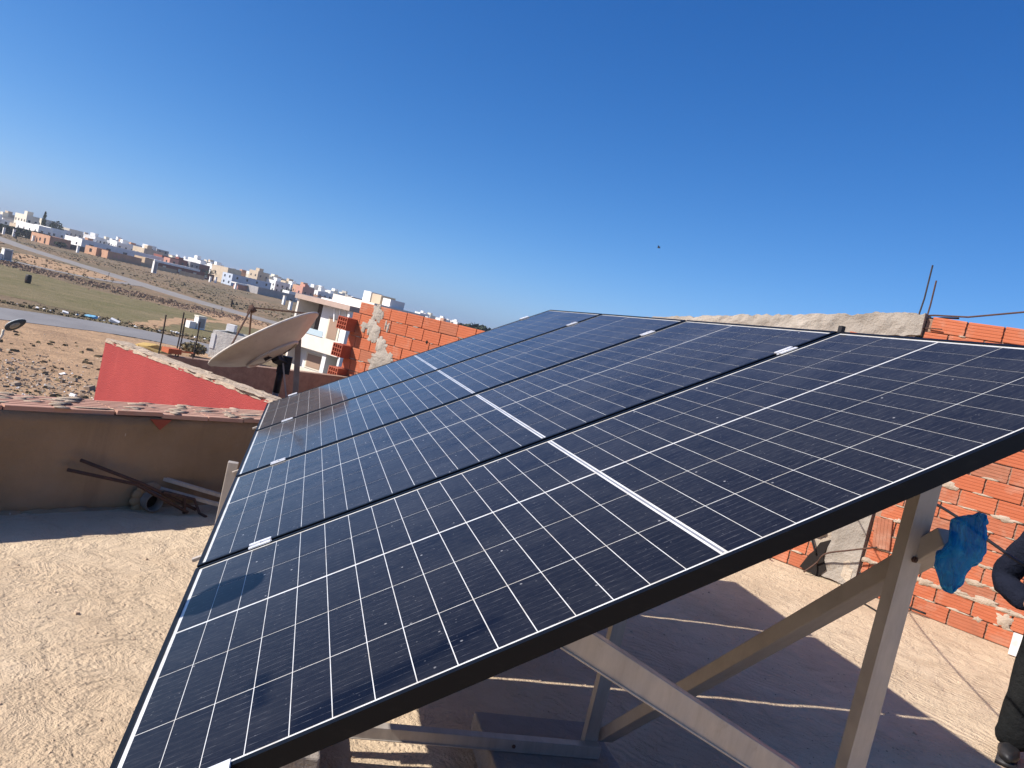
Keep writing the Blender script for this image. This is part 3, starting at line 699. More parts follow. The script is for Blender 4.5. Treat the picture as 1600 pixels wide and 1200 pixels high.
# sunlit brick wall, faces -A, runs from the parapet corner back towards us: local x -> -B, local y -> A (away)
LO = V((.80, 11.34, 0)); LA = math.atan2(-B.y, -B.x)
LW_Z0, LH, LL = -1.0, .182, .335
lw_top = .86
rnd = random.Random(15)
bl = [brick_mesh('brick', LL-.010, LH-.011, .15, MT['brick'], 5, .002, s) for s in range(4)]
mb = MB(); mb.box((.0, .012, -1.0), (4.6, .15, lw_top-LH-.02)); mb.box((.14, .014, lw_top-LH-.02), (4.6, .15, lw_top-.02)); lit = wallpart(mb, 'side_wall', MT['joint'], LO, LA, NH)
for c in range(10):
    z = lw_top-LH/2-c*LH
    x = .12 if c == 0 else (-.16 if c % 2 else 0.0)
    first = True
    while x < 4.55:
        lo, hi = max(x, -.005 if c else .12), min(x+LL, 4.6)
        if hi-lo > .05:
            o = link('brick', rnd.choice(bl), lit, ((lo+hi)/2, rnd.uniform(-.004, .004), z+rnd.uniform(-.003, .003)), (rnd.uniform(-.012, .012), rnd.uniform(-.006, .006), rnd.uniform(-.01, .01))); o.scale = ((hi-lo-.004)/LL, 1, 1)
        x += LL
# toothing bricks that stick out of the corner, hollow ends showing
mb = MB(); w, h, d = .20, .20, .30; t_ = .014
for i in range(5): mb.box((-w/2+i*(w-t_)/4, -.13, -h/2), (-w/2+i*(w-t_)/4+t_, d-.13, h/2))
for j in range(4): mb.box((-w/2+.001, -.129, -h/2+j*(h-t_)/3), (w/2-.001, d-.131, -h/2+j*(h-t_)/3+t_-.001))
mb.box((-w/2+.002, .02, -h/2+.002), (w/2-.002, d-.132, h/2-.002))
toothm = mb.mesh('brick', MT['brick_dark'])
for k, z in enumerate((.47, .04, -.33)):
    o = link('brick', toothm, lit, (.03+.015*k, -.10, z), (0, R(2), R(3)))
mb = MB(); rnd = random.Random(2)
def spatter(cx, cz, w, h, n):
    for i in range(n):
        splat(mb, cx+rnd.gauss(0, w*.3), -.006-.0012*i, cz+rnd.gauss(0, h*.3), w*rnd.uniform(.3, .6), h*rnd.uniform(.3, .6), i+cx*7)
spatter(.52, .76, .13, .20, 6); spatter(.50, .50, .17, .20, 7); spatter(.78, .60, .06, .12, 2)
spatter(.74, .28, .15, .17, 6); spatter(.72, .02, .34, .20, 9)
smears(mb, rnd, 110, .1, 4.5, [lw_top-LH*c for c in range(1, 9)], -.002, (.02, .07), (.004, .009))
o = mb.build('mortar_smear', MT['cement'], lit, smooth=True); o['kind'] = 'stuff'
mb = MB(); mb.blob((1.62, -.004, lw_top-1.95*LH), .025, .008, .03, 1, .5, 1); mb.blob((1.92, -.004, lw_top-2.9*LH), .08, .008, .032, 1, .5, 6); mb.build('chipped_hole', MT['hole'], lit)

# ------------------------------------------------------------------ solar panels
PL, PW, GAP, T = 2.187, 1.102, .020, .035
PITCH = PW+GAP
CW, CH, ROWG, THG, COLP, MID = .0692, .2085, .0030, .0085, .0711, .0065
mb = MB(); mb.box((-CW/2, -CH/2, -.0006), (CW/2, CH/2, 0)); cell_me = mb.mesh('cell', MT['cell'])
def frame_side(name, a, b, inward):                            # L-profile with a lip, local panel coords
    a, b, inward = V(a), V(b), V(inward); d = (b-a)
    prof = [(0, 0), (.0115, 0), (.0115, -.0025), (.0022, -.0025), (.0022, -.0328), (.028, -.0328), (.028, -T), (0, -T)]
    m_ = MB(); n = len(prof); z = V((0, 0, 1))
    m_.add([a+inward*p+z*q for p, q in prof]+[b+inward*p+z*q for p, q in prof],
           [(i, (i+1) % n, n+(i+1) % n, n+i) for i in range(n)]+[tuple(reversed(range(n))), tuple(range(n, 2*n))])
    me = m_.mesh(name, MT['frame'])
    bm = bmesh.new(); bm.from_mesh(me); bmesh.ops.recalc_face_normals(bm, faces=bm.faces); bm.to_mesh(me); bm.free()
    return me
sides = [frame_side('frame_side', (0, 0, 0), (PL, 0, 0), (0, 1, 0)), frame_side('frame_side', (PL, PW, 0), (0, PW, 0), (0, -1, 0)),
         frame_side('frame_end', (0, PW-.0116, 0), (0, .0116, 0), (1, 0, 0)), frame_side('frame_end', (PL, .0116, 0), (PL, PW-.0116, 0), (-1, 0, 0))]
mb = MB(); mb.box((.0024, .0024, -.0068), (PL-.0024, PW-.0024, -.0030)); sheet_me = mb.mesh('backsheet', MT['sheet'])
mb = MB(); mb.box((PL/2-.0022, .024, -.0031), (PL/2+.0022, PW-.024, -.00235)); rib_me = mb.mesh('centre_ribbon', MT['ribbon'])
mb = MB(); mb.box((.0026, .0026, -.0075), (PL-.0026, PW-.0026, -.0069)); dimmer_me = mb.mesh('bounce_dimmer', simple('bounce_dimmer_black', (.03, .03, .032), None, rough=.6))  # unseen black sheet added to dim light bouncing under the array
vy = []; y = (PW-(5*CH+3*ROWG+THG))/2
for r in range(5):
    vy.append(y+CH/2); y += CH + (THG if r == 2 else ROWG)
ux = [PL/2-MID-COLP*(i+.5) for i in range(15)][::-1] + [PL/2+MID+COLP*(i+.5) for i in range(15)]
plabel = ['nearest tilted black solar panel with a head-shaped shadow at its low left corner', 'second tilted solar panel from the camera, between the nearest and third panels',
          'third tilted solar panel from the camera, just before the farthest one', 'farthest tilted solar panel of the row, mirroring the brick wall in its left end']
for k in range(4):
    p = thing('solar_panel', plabel[k], 'solar panel', (0, k*PITCH, 0), 0, 'solar panels tilted in one row on the roof')
    p.rotation_euler = (0, -TILT, 0)
    for nm, me in zip(('frame_side', 'frame_side', 'frame_end', 'frame_end'), sides): link(nm, me, p)
    link('backsheet', sheet_me, p); link('bounce_dimmer', dimmer_me, p); link('centre_ribbon', rib_me, p)
    for yv in vy:
        for xv in ux: link('cell', cell_me, p, (xv, yv, -.0024))
PM = Matrix.Rotation(-TILT, 4, 'Y')
def pp(u, v, w=0): return PM @ V((u, v, w))

# ------------------------------------------------------------------ mounting frame
MF = thing('mounting_frame', 'aluminium frame of posts, rails and braces carrying the row of solar panels', 'mounting frame', (0, 0, 0))
YT = (.24, 1.49, 2.78, 4.06)
nP = pp(0, 0, 1)
UA, UB = .185, 1.975
for u in (UA, UB):                                             # purlins under the panels
    mb = MB(); a, b = pp(u, -.035, -T-.021), pp(u, 4*PITCH+.03, -T-.021)
    mb.bar(a, b, .040, .040, nP); mb.build('purlin', MT['alu'], MF, bevel=.002)
XA = 1.55
for Y in YT:
    mb = MB(); mb.bar(pp(-.06, Y, -.088), pp(2.12, Y, -.088), .036, .026, nP); mb.bar(pp(-.10, Y+.01, -.082), pp(-.055, Y+.01, -.082), .018, .012, nP); mb.build('rafter', MT['alu'], MF, bevel=.002)
    zt_ = XA*math.tan(TILT)-.098/math.cos(TILT)
    XP = XA+(.035 if Y == YT[0] else 0); mb = MB()
    mb.bar((XP, Y+.044, -.735), (XP, Y+.044, zt_+.03), .054, .036, (0, 1, 0)); mb.box((XP-.029, Y+.0235, -.70), (XP-.025, Y+.0255, zt_)); mb.build('rear_post', MT['alu'], MF, bevel=.003)
    xf = -.05 if Y == 2.78 else .13
    mb = MB(); mb.bar((xf, Y+.044, -.73), (xf, Y+.044, -.075 if Y == 2.78 else .0), .050, .040, (0, 1, 0)); mb.build('front_post', MT['alu'], MF, bevel=.003)
    mb = MB(); mb.bar((-.09, Y+.002, -.655), (XA+.03, Y+.002, -.655), .040, .050, (0, 0, 1)); mb.box((-.08, Y-.0235, -.676), (XA+.02, Y-.0185, -.672)); mb.build('base_rail', MT['alu'], MF, bevel=.002)
    # strut from the rafter down to the rear post
    if Y < 3:
        mb = MB(); mb.bar((.70, Y-.04, .335), (XA+.02, Y-.04, -.045), .042, .058, (0, 0, 1)); mb.bar((.70, Y-.063, .306), (XA+.02, Y-.063, -.074), .006, .005, (0, 0, 1)); mb.build('strut', MT['alu'], MF, bevel=.002)
for i in range(3):
    y0, y1 = YT[i], YT[i+1]
    mb = MB(); mb.bar((1.622, y0-.025 if i == 0 else y0+.04, .632), (1.622, y1+.06, -.625), .060, .046, (0, 0, 1))
    mb.build('cross_brace', MT['alu'], MF, bevel=.003)
def clamp_mesh(end=False):
    m_ = MB(); l = .032
    if end:
        m_.box((-l, -.040, .0006), (l, .012, .0052)); m_.box((-l, -.0405, -.038), (l, -.036, .0006)); m_.box((-l, -.06, -.036), (l, -.0405, -.031))
    else:
        m_.box((-l, -.022, .0006), (l, -.009, .0040)); m_.box((-l, .009, .0006), (l, .022, .0040)); m_.box((-l, -.009, -.010), (l, .009, -.004)); m_.box((-l, -.009, -.004), (l, -.0066, .0040)); m_.box((-l, .0066, -.004), (l, .009, .0040))
    m_.tube([(0, 0 if not end else -.022, -.004), (0, 0 if not end else -.022, .008)], .0055, 8)
    return m_.mesh('end_clamp' if end else 'clamp', MT['alu_bright'])
cm, ce = clamp_mesh(), clamp_mesh(True)
for u in (UA, UB):
    for k in (1, 2, 3): link('clamp', cm, MF, pp(u, k*PITCH-GAP/2, 0), (0, -TILT, 0))
    link('end_clamp', ce, MF, pp(u, 0, 0), (0, -TILT, 0))
    link('end_clamp', ce, MF, pp(u, 4*PITCH-GAP, 0), Matrix.Rotation(-TILT, 3, 'Y').to_euler()).scale = (1, -1, 1)
for (x, y, z) in ((XA+.038, YT[0]+.024, .56), (1.22, YT[1]-.0185, -.655)):
    mb = MB(); mb.tube([(x, y+.004, z), (x, y-.004, z)], .0075, 6); mb.tube([(x, y-.004, z), (x, y-.007, z)], .004, 8); mb.build('bolt', MT['rust'], MF)
# concrete blocks the rails stand on
bl_lab = {(0, 0): 'pale concrete footing block under the low end of the nearest base rail', (0, 1): 'pale concrete footing block under the nearest tall post',
          (1, 0): 'pale concrete footing block behind the lower edge of the nearest panel', (1, 1): 'pale concrete footing block under the base rail at the short inner post'}
bm_ = bmesh.new()
for i, Y in enumerate(YT):
    for j, (x0, x1) in enumerate(((.10, .50), (1.13, 1.66))):
        mb = MB(); mb.box((x0, Y-.15, ZG-.02), (x1, Y+.27, -.681))
        o = mb.build('footing_block', MT['concrete'], None, bevel=.008)
        c = V(((x0+x1)/2, Y+.06, ZG)); o.data.transform(Matrix.Translation(-c)); o.location = c
        tag(o, bl_lab.get((i, j), 'pale concrete footing block deep under the farther solar panels'), 'concrete block', 'concrete blocks under the mounting frame')
link('edge_stub', MB().box((-.007, -.010, -.03), (.007, .010, .016)).mesh('edge_stub', MT['black']), MF, pp(2.196, PITCH-GAP/2, .0))

# ------------------------------------------------------------------ blue plastic bag hung on the brace end
def m_bag():
    mt, nt, bs = nodes('blue_film'); ov = coords(nt, 'obj')
    o = mixc(nt, maprange(nt, noi(nt, coords(nt, 'obj', (8, 8, 2.5)), 2.2, 5, .6, 1), .38, .65), (.010, .27, .70), (.07, .58, .86))  # mottle puts the light and dark of the translucent film into its colour
    L(nt, o, bs.inputs['Base Color']); bs.inputs['Roughness'].default_value = .32; bs.inputs['Specular IOR Level'].default_value = .5
    tr = N(nt, 'ShaderNodeBsdfTranslucent'); L(nt, o, tr.inputs['Color'])
    tp = N(nt, 'ShaderNodeBsdfTransparent'); tp.inputs['Color'].default_value = (.35, .78, .92, 1)
    m1 = N(nt, 'ShaderNodeMixShader'); m1.inputs[0].default_value = .62; m2 = N(nt, 'ShaderNodeMixShader'); m2.inputs[0].default_value = .30
    L(nt, bs.outputs[0], m1.inputs[1]); L(nt, tr.outputs[0], m1.inputs[2]); L(nt, m1.outputs[0], m2.inputs[1]); L(nt, tp.outputs[0], m2.inputs[2])
    L(nt, m2.outputs[0], nt.nodes['Material Output'].inputs['Surface'])
    L(nt, bumpn(nt, bs, noi(nt, coords(nt, 'obj', (14, 14, 4)), 2.5, 6, .65, 1.5), .9, .02), bs.inputs['Normal']); return mt
MT['bag'] = m_bag()
bag_o = V((1.592, .158, .620))
side = V((.82, -.57, 0)); dep = V((.57, .82, 0))
# outline in the bag's own plane: height, left edge, right edge
prof = [(-.145, -.004, .012), (-.13, -.022, .020), (-.105, -.040, .030), (-.075, -.058, .032), (-.045, -.064, .044), (-.015, -.046, .066), (.015, -.036, .072), (.045, -.040, .066), (.070, -.044, .060), (.088, -.046, .052), (.100, -.030, .046), (.112, -.002, .050), (.128, .020, .048)]
BS = .68; mb = MB(); n = 72
prof = [tuple(prof[int(i/5)][j]+(prof[min(int(i/5)+1, len(prof)-1)][j]-prof[int(i/5)][j])*(i % 5)/5 for j in range(3)) for i in range((len(prof)-1)*5+1)]
for (h, l, r) in prof:
    for k in range(n):
        a = 2*math.pi*k/n; x = (l+r)/2+(r-l)/2*math.cos(a); w = (r-l)
        d = math.sin(a)*(.20*w+.005); p3 = V((x*34, h*17, math.sin(a)*2+3))
        q_ = noise.noise(V((x*55+h*16, h*9, math.sin(a)*1.5+2))); q2_ = noise.noise(V((x*30-h*20, h*14, math.sin(a)+7)))
        d += math.copysign(1, math.sin(a)+1e-6)*(.020*(1-abs(q_)*3.2)+.010*(1-abs(q2_)*3)-.012)
        x += .006*noise.noise(V((h*26, math.cos(a)*2, 5+math.sin(a))))
        x, d, h2 = x*BS, d*BS, h*BS; mb.v.append(side*x+dep*d+V((0, 0, h2+.006*noise.noise(V((x*40, d*40, h*10))))))
m_ = len(prof)
for i in range(m_-1):
    for k in range(n): mb.f.append((i*n+k, i*n+(k+1) % n, (i+1)*n+(k+1) % n, (i+1)*n+k))
mb.f.append(tuple(reversed(range(n))))
bag = mb.build('plastic_bag', MT['bag'], smooth=True); bag.location = bag_o
ss = bag.modifiers.new('subd', 'SUBSURF'); ss.levels = 1; ss.render_levels = 1
tag(bag, 'crumpled translucent blue plastic bag tied over the end of the cross brace', 'plastic bag')

# ------------------------------------------------------------------ satellite dish on the neighbour roof
DC = V((-.20, 6.46, .30)); DAX = V((-.62, .17, .76)).normalized()
DI = thing('satellite_dish', 'big beige satellite dish on a pole facing away over the red wall', 'satellite dish', (DC.x, DC.y, -.95))
off = V((DC.x, DC.y, -.95))
dx = DAX.cross(V((0, 0, 1))).normalized(); dy = dx.cross(DAX)
def dp(a, b, c): return DC + dx*a + dy*b + DAX*c
RD, DEP = .545, .19
def m_dish():
    mt, nt, bs = nodes('beige_dish'); pv = coords(nt, 'pos')
    o = mixc(nt, maprange(nt, noi(nt, pv, 3.5, 6, .65), .38, .66), (.58, .50, .39), (.48, .40, .30))
    o = mixc(nt, maprange(nt, noi(nt, coords(nt, 'pos', (6, 6, 1)), 4, 6, .7), .62, .74, 0, .6), o, (.22, .15, .10))
    L(nt, o, bs.inputs['Base Color']); bs.inputs['Roughness'].default_value = .38
    L(nt, bumpn(nt, bs, noi(nt, pv, 4, 3), .35, .05), bs.inputs['Normal']); return mt
MT['dish'] = m_dish()
mb = MB(); nr, ng = 12, 56
for layer, t_ in ((0, 0), (1, -.006)):
    for i in range(nr+1):
        r = RD*i/nr; 
        for k in range(ng):
            a = 2*math.pi*k/ng
            mb.v.append(dp(r*math.cos(a), r*math.sin(a), DEP*((r/RD)**2-1)+t_))
st = (nr+1)*ng
for i in range(nr):
    for k in range(ng):
        k2 = (k+1) % ng
        mb.f.append((i*ng+k, (i+1)*ng+k, (i+1)*ng+k2, i*ng+k2)); mb.f.append((st+i*ng+k, st+i*ng+k2, st+(i+1)*ng+k2, st+(i+1)*ng+k))
mb.build('reflector', MT['dish'], DI, smooth=True, off=off)
mb = MB(); mb.tube([dp(RD*math.cos(2*math.pi*k/48), RD*math.sin(2*math.pi*k/48), 0) for k in range(49)], .010, 8, False); mb.build('rim', simple('pale_rim', (.62, .58, .50), (.5, .44, .36), 8, .5, 'pos'), DI, smooth=True, off=off)
mb = MB()                                                      # pressed stiffening ring and centre boss on the back
mb.tube([dp(.25*math.cos(2*math.pi*k/32), .25*math.sin(2*math.pi*k/32), DEP*((.25/RD)**2-1)-.010) for k in range(33)], .016, 8, False)
mb.build('stiffening_ring', MT['dish'], DI, smooth=True, off=off)
FO = dp(-.10, .06, .30)
for a in (195, 75, 320):
    a = R(a); e = dp(RD*.98*math.cos(a), RD*.98*math.sin(a), .004)
    mb = MB(); mb.tube([e, FO], .0085, 6); mb.build('feed_arm', MT['rust'], DI, off=off)
mb = MB(); mb.tube([FO+DAX*.02, FO-DAX*.05], [.022, .030], 10); mb.tube([FO+DAX*.02, FO+V((0, 0, -.09))+DAX*.03], .013, 8); mb.build('receiver', MT['rust'], DI, smooth=True, off=off)
bk = dp(0, 0, -DEP-.012)
pole_top = V((.03, 6.62, .10))
mb = MB(); mb.bar(dp(-.16, -.02, -DEP+.0), dp(.30, -.02, -DEP+.06), .05, .035, DAX); mb.build('back_bracket', MT['darkbar'], DI, off=off)
mb = MB(); mb.bar(bk, pole_top, .075, .06, DAX); mb.box((pole_top.x-.07, pole_top.y-.055, pole_top.z-.10), (pole_top.x+.055, pole_top.y+.055, pole_top.z+.07)); mb.build('mount_head', MT['black'], DI, off=off, bevel=.006)
mb = MB(); mb.tube([(pole_top.x-.03, pole_top.y, pole_top.z-.02), (pole_top.x-.03, pole_top.y, -.20)], .034, 12); mb.build('pole_collar', MT['black'], DI, smooth=True, off=off)
mb = MB(); mb.tube([(pole_top.x-.03, pole_top.y, -.16), (pole_top.x-.03, pole_top.y, -.95)], .030, 12); mb.build('pole', simple('galvanised', (.42, .38, .32), (.34, .3, .25), 12, .5, 'pos', metallic=.4), DI, smooth=True, off=off)
mb = MB(); mb.bar((.10, 6.62, .36), (.30, 6.66, -.95), .055, .05, (0, 1, 0)); mb.build('side_leg', simple('tan_steel', (.40, .32, .23), (.30, .22, .15), 9, .6, 'pos'), DI, off=off)
mb = MB(); mb.bar((-.02, 6.52, .20), (.22, 6.55, -.6), .014, .014, (0, 1, 0)); mb.build('stay_rod', MT['alu'], DI, off=off)
mb = MB(); mb.bar(dp(.20, 0, -DEP+.02), (.12, 6.62, .33), .03, .03, (0, 0, 1)); mb.build('elevation_arm', MT['darkbar'], DI, off=off)

# ------------------------------------------------------------------ loose steel by the parapet
def bars(name, label, cat, pts, r, mat):
    m_ = MB(); m_.tube([V(p) for p in pts], r, 8); o = m_.build(name, mat, smooth=True); c = V(pts[0]); o.data.transform(Matrix.Translation(-c)); o.location = c
    return tag(o, label, cat)
bars('rebar', 'upper rusty reinforcing bar pointing left over the drain pipe by the parapet', 'steel bar', [(-.96, 3.86, -.46), (-.62, 4.06, -.60), (-.30, 4.26, -.77)], .011, MT['rust'])
bars('rebar', 'lower rusty reinforcing bar nearly level, running left of the drain pipe', 'steel bar', [(-1.01, 3.82, -.52), (-.66, 4.03, -.60), (-.34, 4.20, -.78)], .011, MT['rust'])
bars('rebar', 'short bent rusty bar end standing in the dark corner beside the drain pipe', 'steel bar', [(-.50, 4.10, -.64), (-.38, 4.20, -.68), (-.36, 4.20, -.79)], .012, MT['rust'])
bars('rebar', 'curled rusty bar foot resting on the roof near the parapet corner', 'steel bar', [(-.44, 4.15, -.66), (-.32, 4.25, -.70), (-.27, 4.24, -.785), (-.22, 4.2, -.79)], .010, MT['rust'])
def rail(label, a, b, w, d):
    m_ = MB(); m_.bar(a, b, w, d); t = (V(b)-V(a)).normalized()
    m_.bar(V(a)+V((0, 0, d*.5+.002)), V(b)+V((0, 0, d*.5+.002)), w*.35, .006); o = m_.build('spare_rail', MT['alu'], bevel=.002); c = V(a); o.data.transform(Matrix.Translation(-c)); o.location = c
    return tag(o, label, 'metal rail')
rail('upper spare aluminium rail leaning in the shaded corner by the parapet', (-.60, 4.30, -.60), (.10, 4.46, -.74), .028, .024)
rail('lower spare aluminium rail lying on the roof in the shaded parapet corner', (-.58, 4.24, -.66), (.12, 4.38, -.78), .028, .024)

# ------------------------------------------------------------------ people
def skin(name, vs, es, rad, mat, parent, root=0, lv=2, rvar=None):
    me = bpy.data.meshes.new(name); me.from_pydata(vs, es, []); me.materials.append(mat)
    o = link(name, me, parent); sk = o.modifiers.new('skin', 'SKIN'); sk.use_smooth_shade = True
    if not me.skin_vertices: me.attributes
    sv = me.skin_vertices[0].data
    for i, r in enumerate(rad): sv[i].radius = r if isinstance(r, (tuple, list)) else (r, r)
    sv[root].use_root = True
    sd = o.modifiers.new('subd', 'SUBSURF'); sd.levels = lv; sd.render_levels = lv
    return o
SKINM = simple('skin', (.36, .19, .12), (.30, .15, .09), 9, .5)
HAIR = simple('dark_hair', (.012, .009, .008), (.02, .015, .012), 30, .6, 'obj', .6, 120)
def person(label, loc, rz, jacket, trousers, scale=1., group=None, hips=True, detail=True):
    t = thing('person', label, 'person', loc, rz, group); t.scale = (scale,)*3
    # faces local -y; x>0 is the person's left
    elb = ((-.39, .10, .93), (.39, .10, .93)) if hips else ((-.27, .03, 1.10), (.27, .03, 1.10))
    wri = ((-.20, -.12, .86), (.20, -.12, .86)) if hips else ((-.27, -.06, .86), (.27, -.06, .86))
    vs = [(0, 0, .95), (0, 0, 1.12), (0, .01, 1.32), (0, .015, 1.46), (0, .0, 1.55), (0, -.015, 1.66),
          (-.17, .01, 1.41), elb[0], wri[0], (.17, .01, 1.41), elb[1], wri[1],
          (-.10, 0, .90), (-.115, -.01, .50), (-.125, .02, .09), (-.14, -.15, .04), (.10, 0, .90), (.115, -.01, .50), (.125, .02, .09), (.14, -.15, .04)]
    es = [(0,1),(1,2),(2,3),(3,4),(4,5),(3,6),(6,7),(7,8),(3,9),(9,10),(10,11),(0,12),(12,13),(13,14),(14,15),(0,16),(16,17),(17,18),(18,19)]
    rad = [(.14,.10),(.13,.095),(.15,.10),(.10,.08),.052,.06,.058,.042,.03,.058,.042,.03,.085,.06,.032,.018,.085,.06,.032,.018]
    skin('body', vs, es, rad, SKINM, t)
    # head with face
    mb = MB(); mb.blob((0, -.02, 1.665), .076, .095, .118, 3, .04, 2); mb.blob((0, -.115, 1.655), .013, .018, .024, 2, .1, 1); mb.blob((-.076, -.005, 1.66), .010, .022, .032, 2, .1, 3); mb.blob((.076, -.005, 1.66), .010, .022, .032, 2, .1, 4)
    hd = mb.build('head', SKINM, t, smooth=True)
    for sx in (-.03, .03):
        mb = MB(); mb.blob((sx, -.102, 1.685), .013, .008, .008, 2, 0); mb.build('eye', MT['black'], hd, smooth=True)
    mb = MB(); mb.blob((0, -.105, 1.607), .024, .008, .007, 2, .1, 2); mb.build('mouth', simple('lips', (.25, .09, .07), None, rough=.5), hd, smooth=True)
    mb = MB(); mb.blob((0, .006, 1.705), .084, .100, .092, 3, .10, 6); mb.build('hair', HAIR, t, smooth=True)
    # hands with fingers
    if detail:
        for sx, w_, e_ in ((-1, wri[0], elb[0]), (1, wri[1], elb[1])):
            w_ = V(w_); d = (w_-V(e_)).normalized(); s_ = d.cross(V((0, 0, 1))).normalized(); u_ = s_.cross(d)
            vs2 = [tuple(w_), tuple(w_+d*.05), tuple(w_+d*.09)]; es2 = [(0, 1), (1, 2)]; rd = [.026, .034, .032]
            for f in range(4):
                o_ = w_+d*.085+u_*(.030-.020*f); ln = (.068, .076, .070, .055)[f]; i0 = len(vs2)
                vs2 += [tuple(o_), tuple(o_+d*ln*.5-s_*sx*.006), tuple(o_+d*ln*.85-s_*sx*.028)]; es2 += [(2, i0), (i0, i0+1), (i0+1, i0+2)]; rd += [.010, .009, .007]
            i0 = len(vs2); vs2 += [tuple(w_+d*.035+u_*.040), tuple(w_+d*.075+u_*.058)]; es2 += [(1, i0), (i0, i0+1)]; rd += [.011, .009]
            skin('hand', vs2, es2, rd, SKINM, t, 1, 1)
    # clothes
    jv = [(0, 0, .86), (0, 0, 1.08), (0, .01, 1.30), (0, .015, 1.44), (0, .012, 1.50), (-.175, .01, 1.42), elb[0], tuple(V(elb[0]).lerp(V(wri[0]), .93)), (.175, .01, 1.42), elb[1], tuple(V(elb[1]).lerp(V(wri[1]), .93)),
          tuple(V((-.175, .01, 1.42)).lerp(V(elb[0]), .5)), tuple(V((.175, .01, 1.42)).lerp(V(elb[1]), .5)), tuple(V(elb[0]).lerp(V(wri[0]), .45)), tuple(V(elb[1]).lerp(V(wri[1]), .45))]
    je = [(0,1),(1,2),(2,3),(3,4),(3,5),(5,11),(11,6),(6,13),(13,7),(3,8),(8,12),(12,9),(9,14),(14,10)]
    jr = [(.175,.125),(.205,.14),(.19,.13),(.125,.10),.075,.095,.086,.066,.095,.086,.066,.092,.092,.082,.082]
    j = skin('jacket', jv, je, jr, jacket, t, 0)
    tv = [(0, 0, .93), (-.105, 0, .84), (-.122, -.012, .50), (-.13, .02, .20), (-.13, .010, .035), (.105, 0, .84), (.122, -.012, .50), (.13, .02, .20), (.13, .010, .035)]
    te = [(0,1),(1,2),(2,3),(3,4),(0,5),(5,6),(6,7),(7,8)]
    q = skin('trousers', tv, te, [(.205,.145),(.128,.125),(.104,.105),(.098,.10),(.108,.11),(.128,.125),(.104,.105),(.098,.10),(.108,.11)], trousers, t, 0)
    for o in (j, q):
        if detail:
            tx2 = bpy.data.textures.new('cloth', 'CLOUDS'); tx2.noise_scale = .06; dm2 = o.modifiers.new('folds', 'DISPLACE'); dm2.texture = tx2; dm2.strength = .03; dm2.texture_coords = 'LOCAL'
    for sx in (-1, 1):
        mb = MB(); mb.blob((sx*.135, -.05, .045), .055, .145, .05, 3, .12, 3+sx); mb.blob((sx*.13, .02, .11), .058, .066, .09, 2, .2, 5+sx); mb.box((sx*.135-.05, -.18, 0), (sx*.135+.05, .085, .022)); mb.build('shoe', MT['black'], t, smooth=True)
    return t
NAVY = simple('navy_jacket', (.009, .011, .019), (.014, .016, .027), 5, .9, 'obj', .8, 25, spec=.08)
GREY = simple('charcoal_cloth', (.012, .0125, .0125), (.019, .019, .018), 4, .95, 'obj', .8, 25, spec=.05)
person('person in a navy jacket and charcoal trousers standing with elbow out beside the brick wall', (4.43, 1.945, ZG), R(-52), NAVY, GREY)
person('person in dark clothes whose head casts the rounded shadow on the nearest panel', (-.91, .73, ZG), R(75), GREY, NAVY, 1.0, None, False)

# ------------------------------------------------------------------ the town
HB = {}
def hmat(key, c, c2):
    if key not in HB: HB[key] = simple('wall_'+key, c, c2, .5, .9, 'pos', .2, 3)
    return HB[key]
hmat('white', (.80, .79, .75), (.70, .68, .63)); hmat('cream', (.72, .66, .52), (.62, .56, .44)); hmat('beige', (.54, .44, .31), (.46, .37, .26))
hmat('grey', (.36, .34, .32), (.28, .265, .25)); hmat('brickwork', (.50, .285, .17), (.42, .235, .14)); hmat('redbrown', (.26, .085, .06), (.21, .07, .05))
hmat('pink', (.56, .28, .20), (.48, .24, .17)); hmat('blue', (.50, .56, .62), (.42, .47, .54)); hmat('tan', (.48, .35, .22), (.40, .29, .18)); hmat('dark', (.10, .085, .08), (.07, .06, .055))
WIN = simple('dark_window', (.03, .035, .045), None, rough=.25); OPEN = MT['hole']
TANK = simple('plastic_tank', (.55, .55, .53), None, rough=.6)
HANG = math.atan2(.656, .755)
def house_mesh(w, l, h, mat, par=.5):
    m_ = MB(); t_ = .25
    if w < 1 or l < 1: m_.box((0, 0, -1.0), (w, l, h)); return m_.mesh('wall', mat)
    o_ = [(0, 0), (w, 0), (w, l), (0, l)]; i_ = [(t_, t_), (w-t_, t_), (w-t_, l-t_), (t_, l-t_)]
    vs = [(x, y, -1.0) for x, y in o_]+[(x, y, h) for x, y in o_]+[(x, y, h) for x, y in i_]+[(x, y, h-par) for x, y in i_]
    fs = [(i, (i+1) % 4, 4+(i+1) % 4, 4+i) for i in range(4)]+[(4+i, 4+(i+1) % 4, 8+(i+1) % 4, 8+i) for i in range(4)]+[(8+i, 8+(i+1) % 4, 12+(i+1) % 4, 12+i) for i in range(4)]+[(12, 13, 14, 15)]
    m_.add(vs, fs); return m_.mesh('wall', mat)
def opening(parent, side, pos, z, w, h, mat, name='window'):
    m_ = MB()                                                  # side x: wall x=0 facing -x; side y: wall y=0 facing -y
    if side == 'x': m_.box((-.04, pos-w/2, z), (.2, pos+w/2, z+h))
    else: m_.box((pos-w/2, -.04, z), (pos+w/2, .2, z+h))
    return m_.build(name, mat, parent)
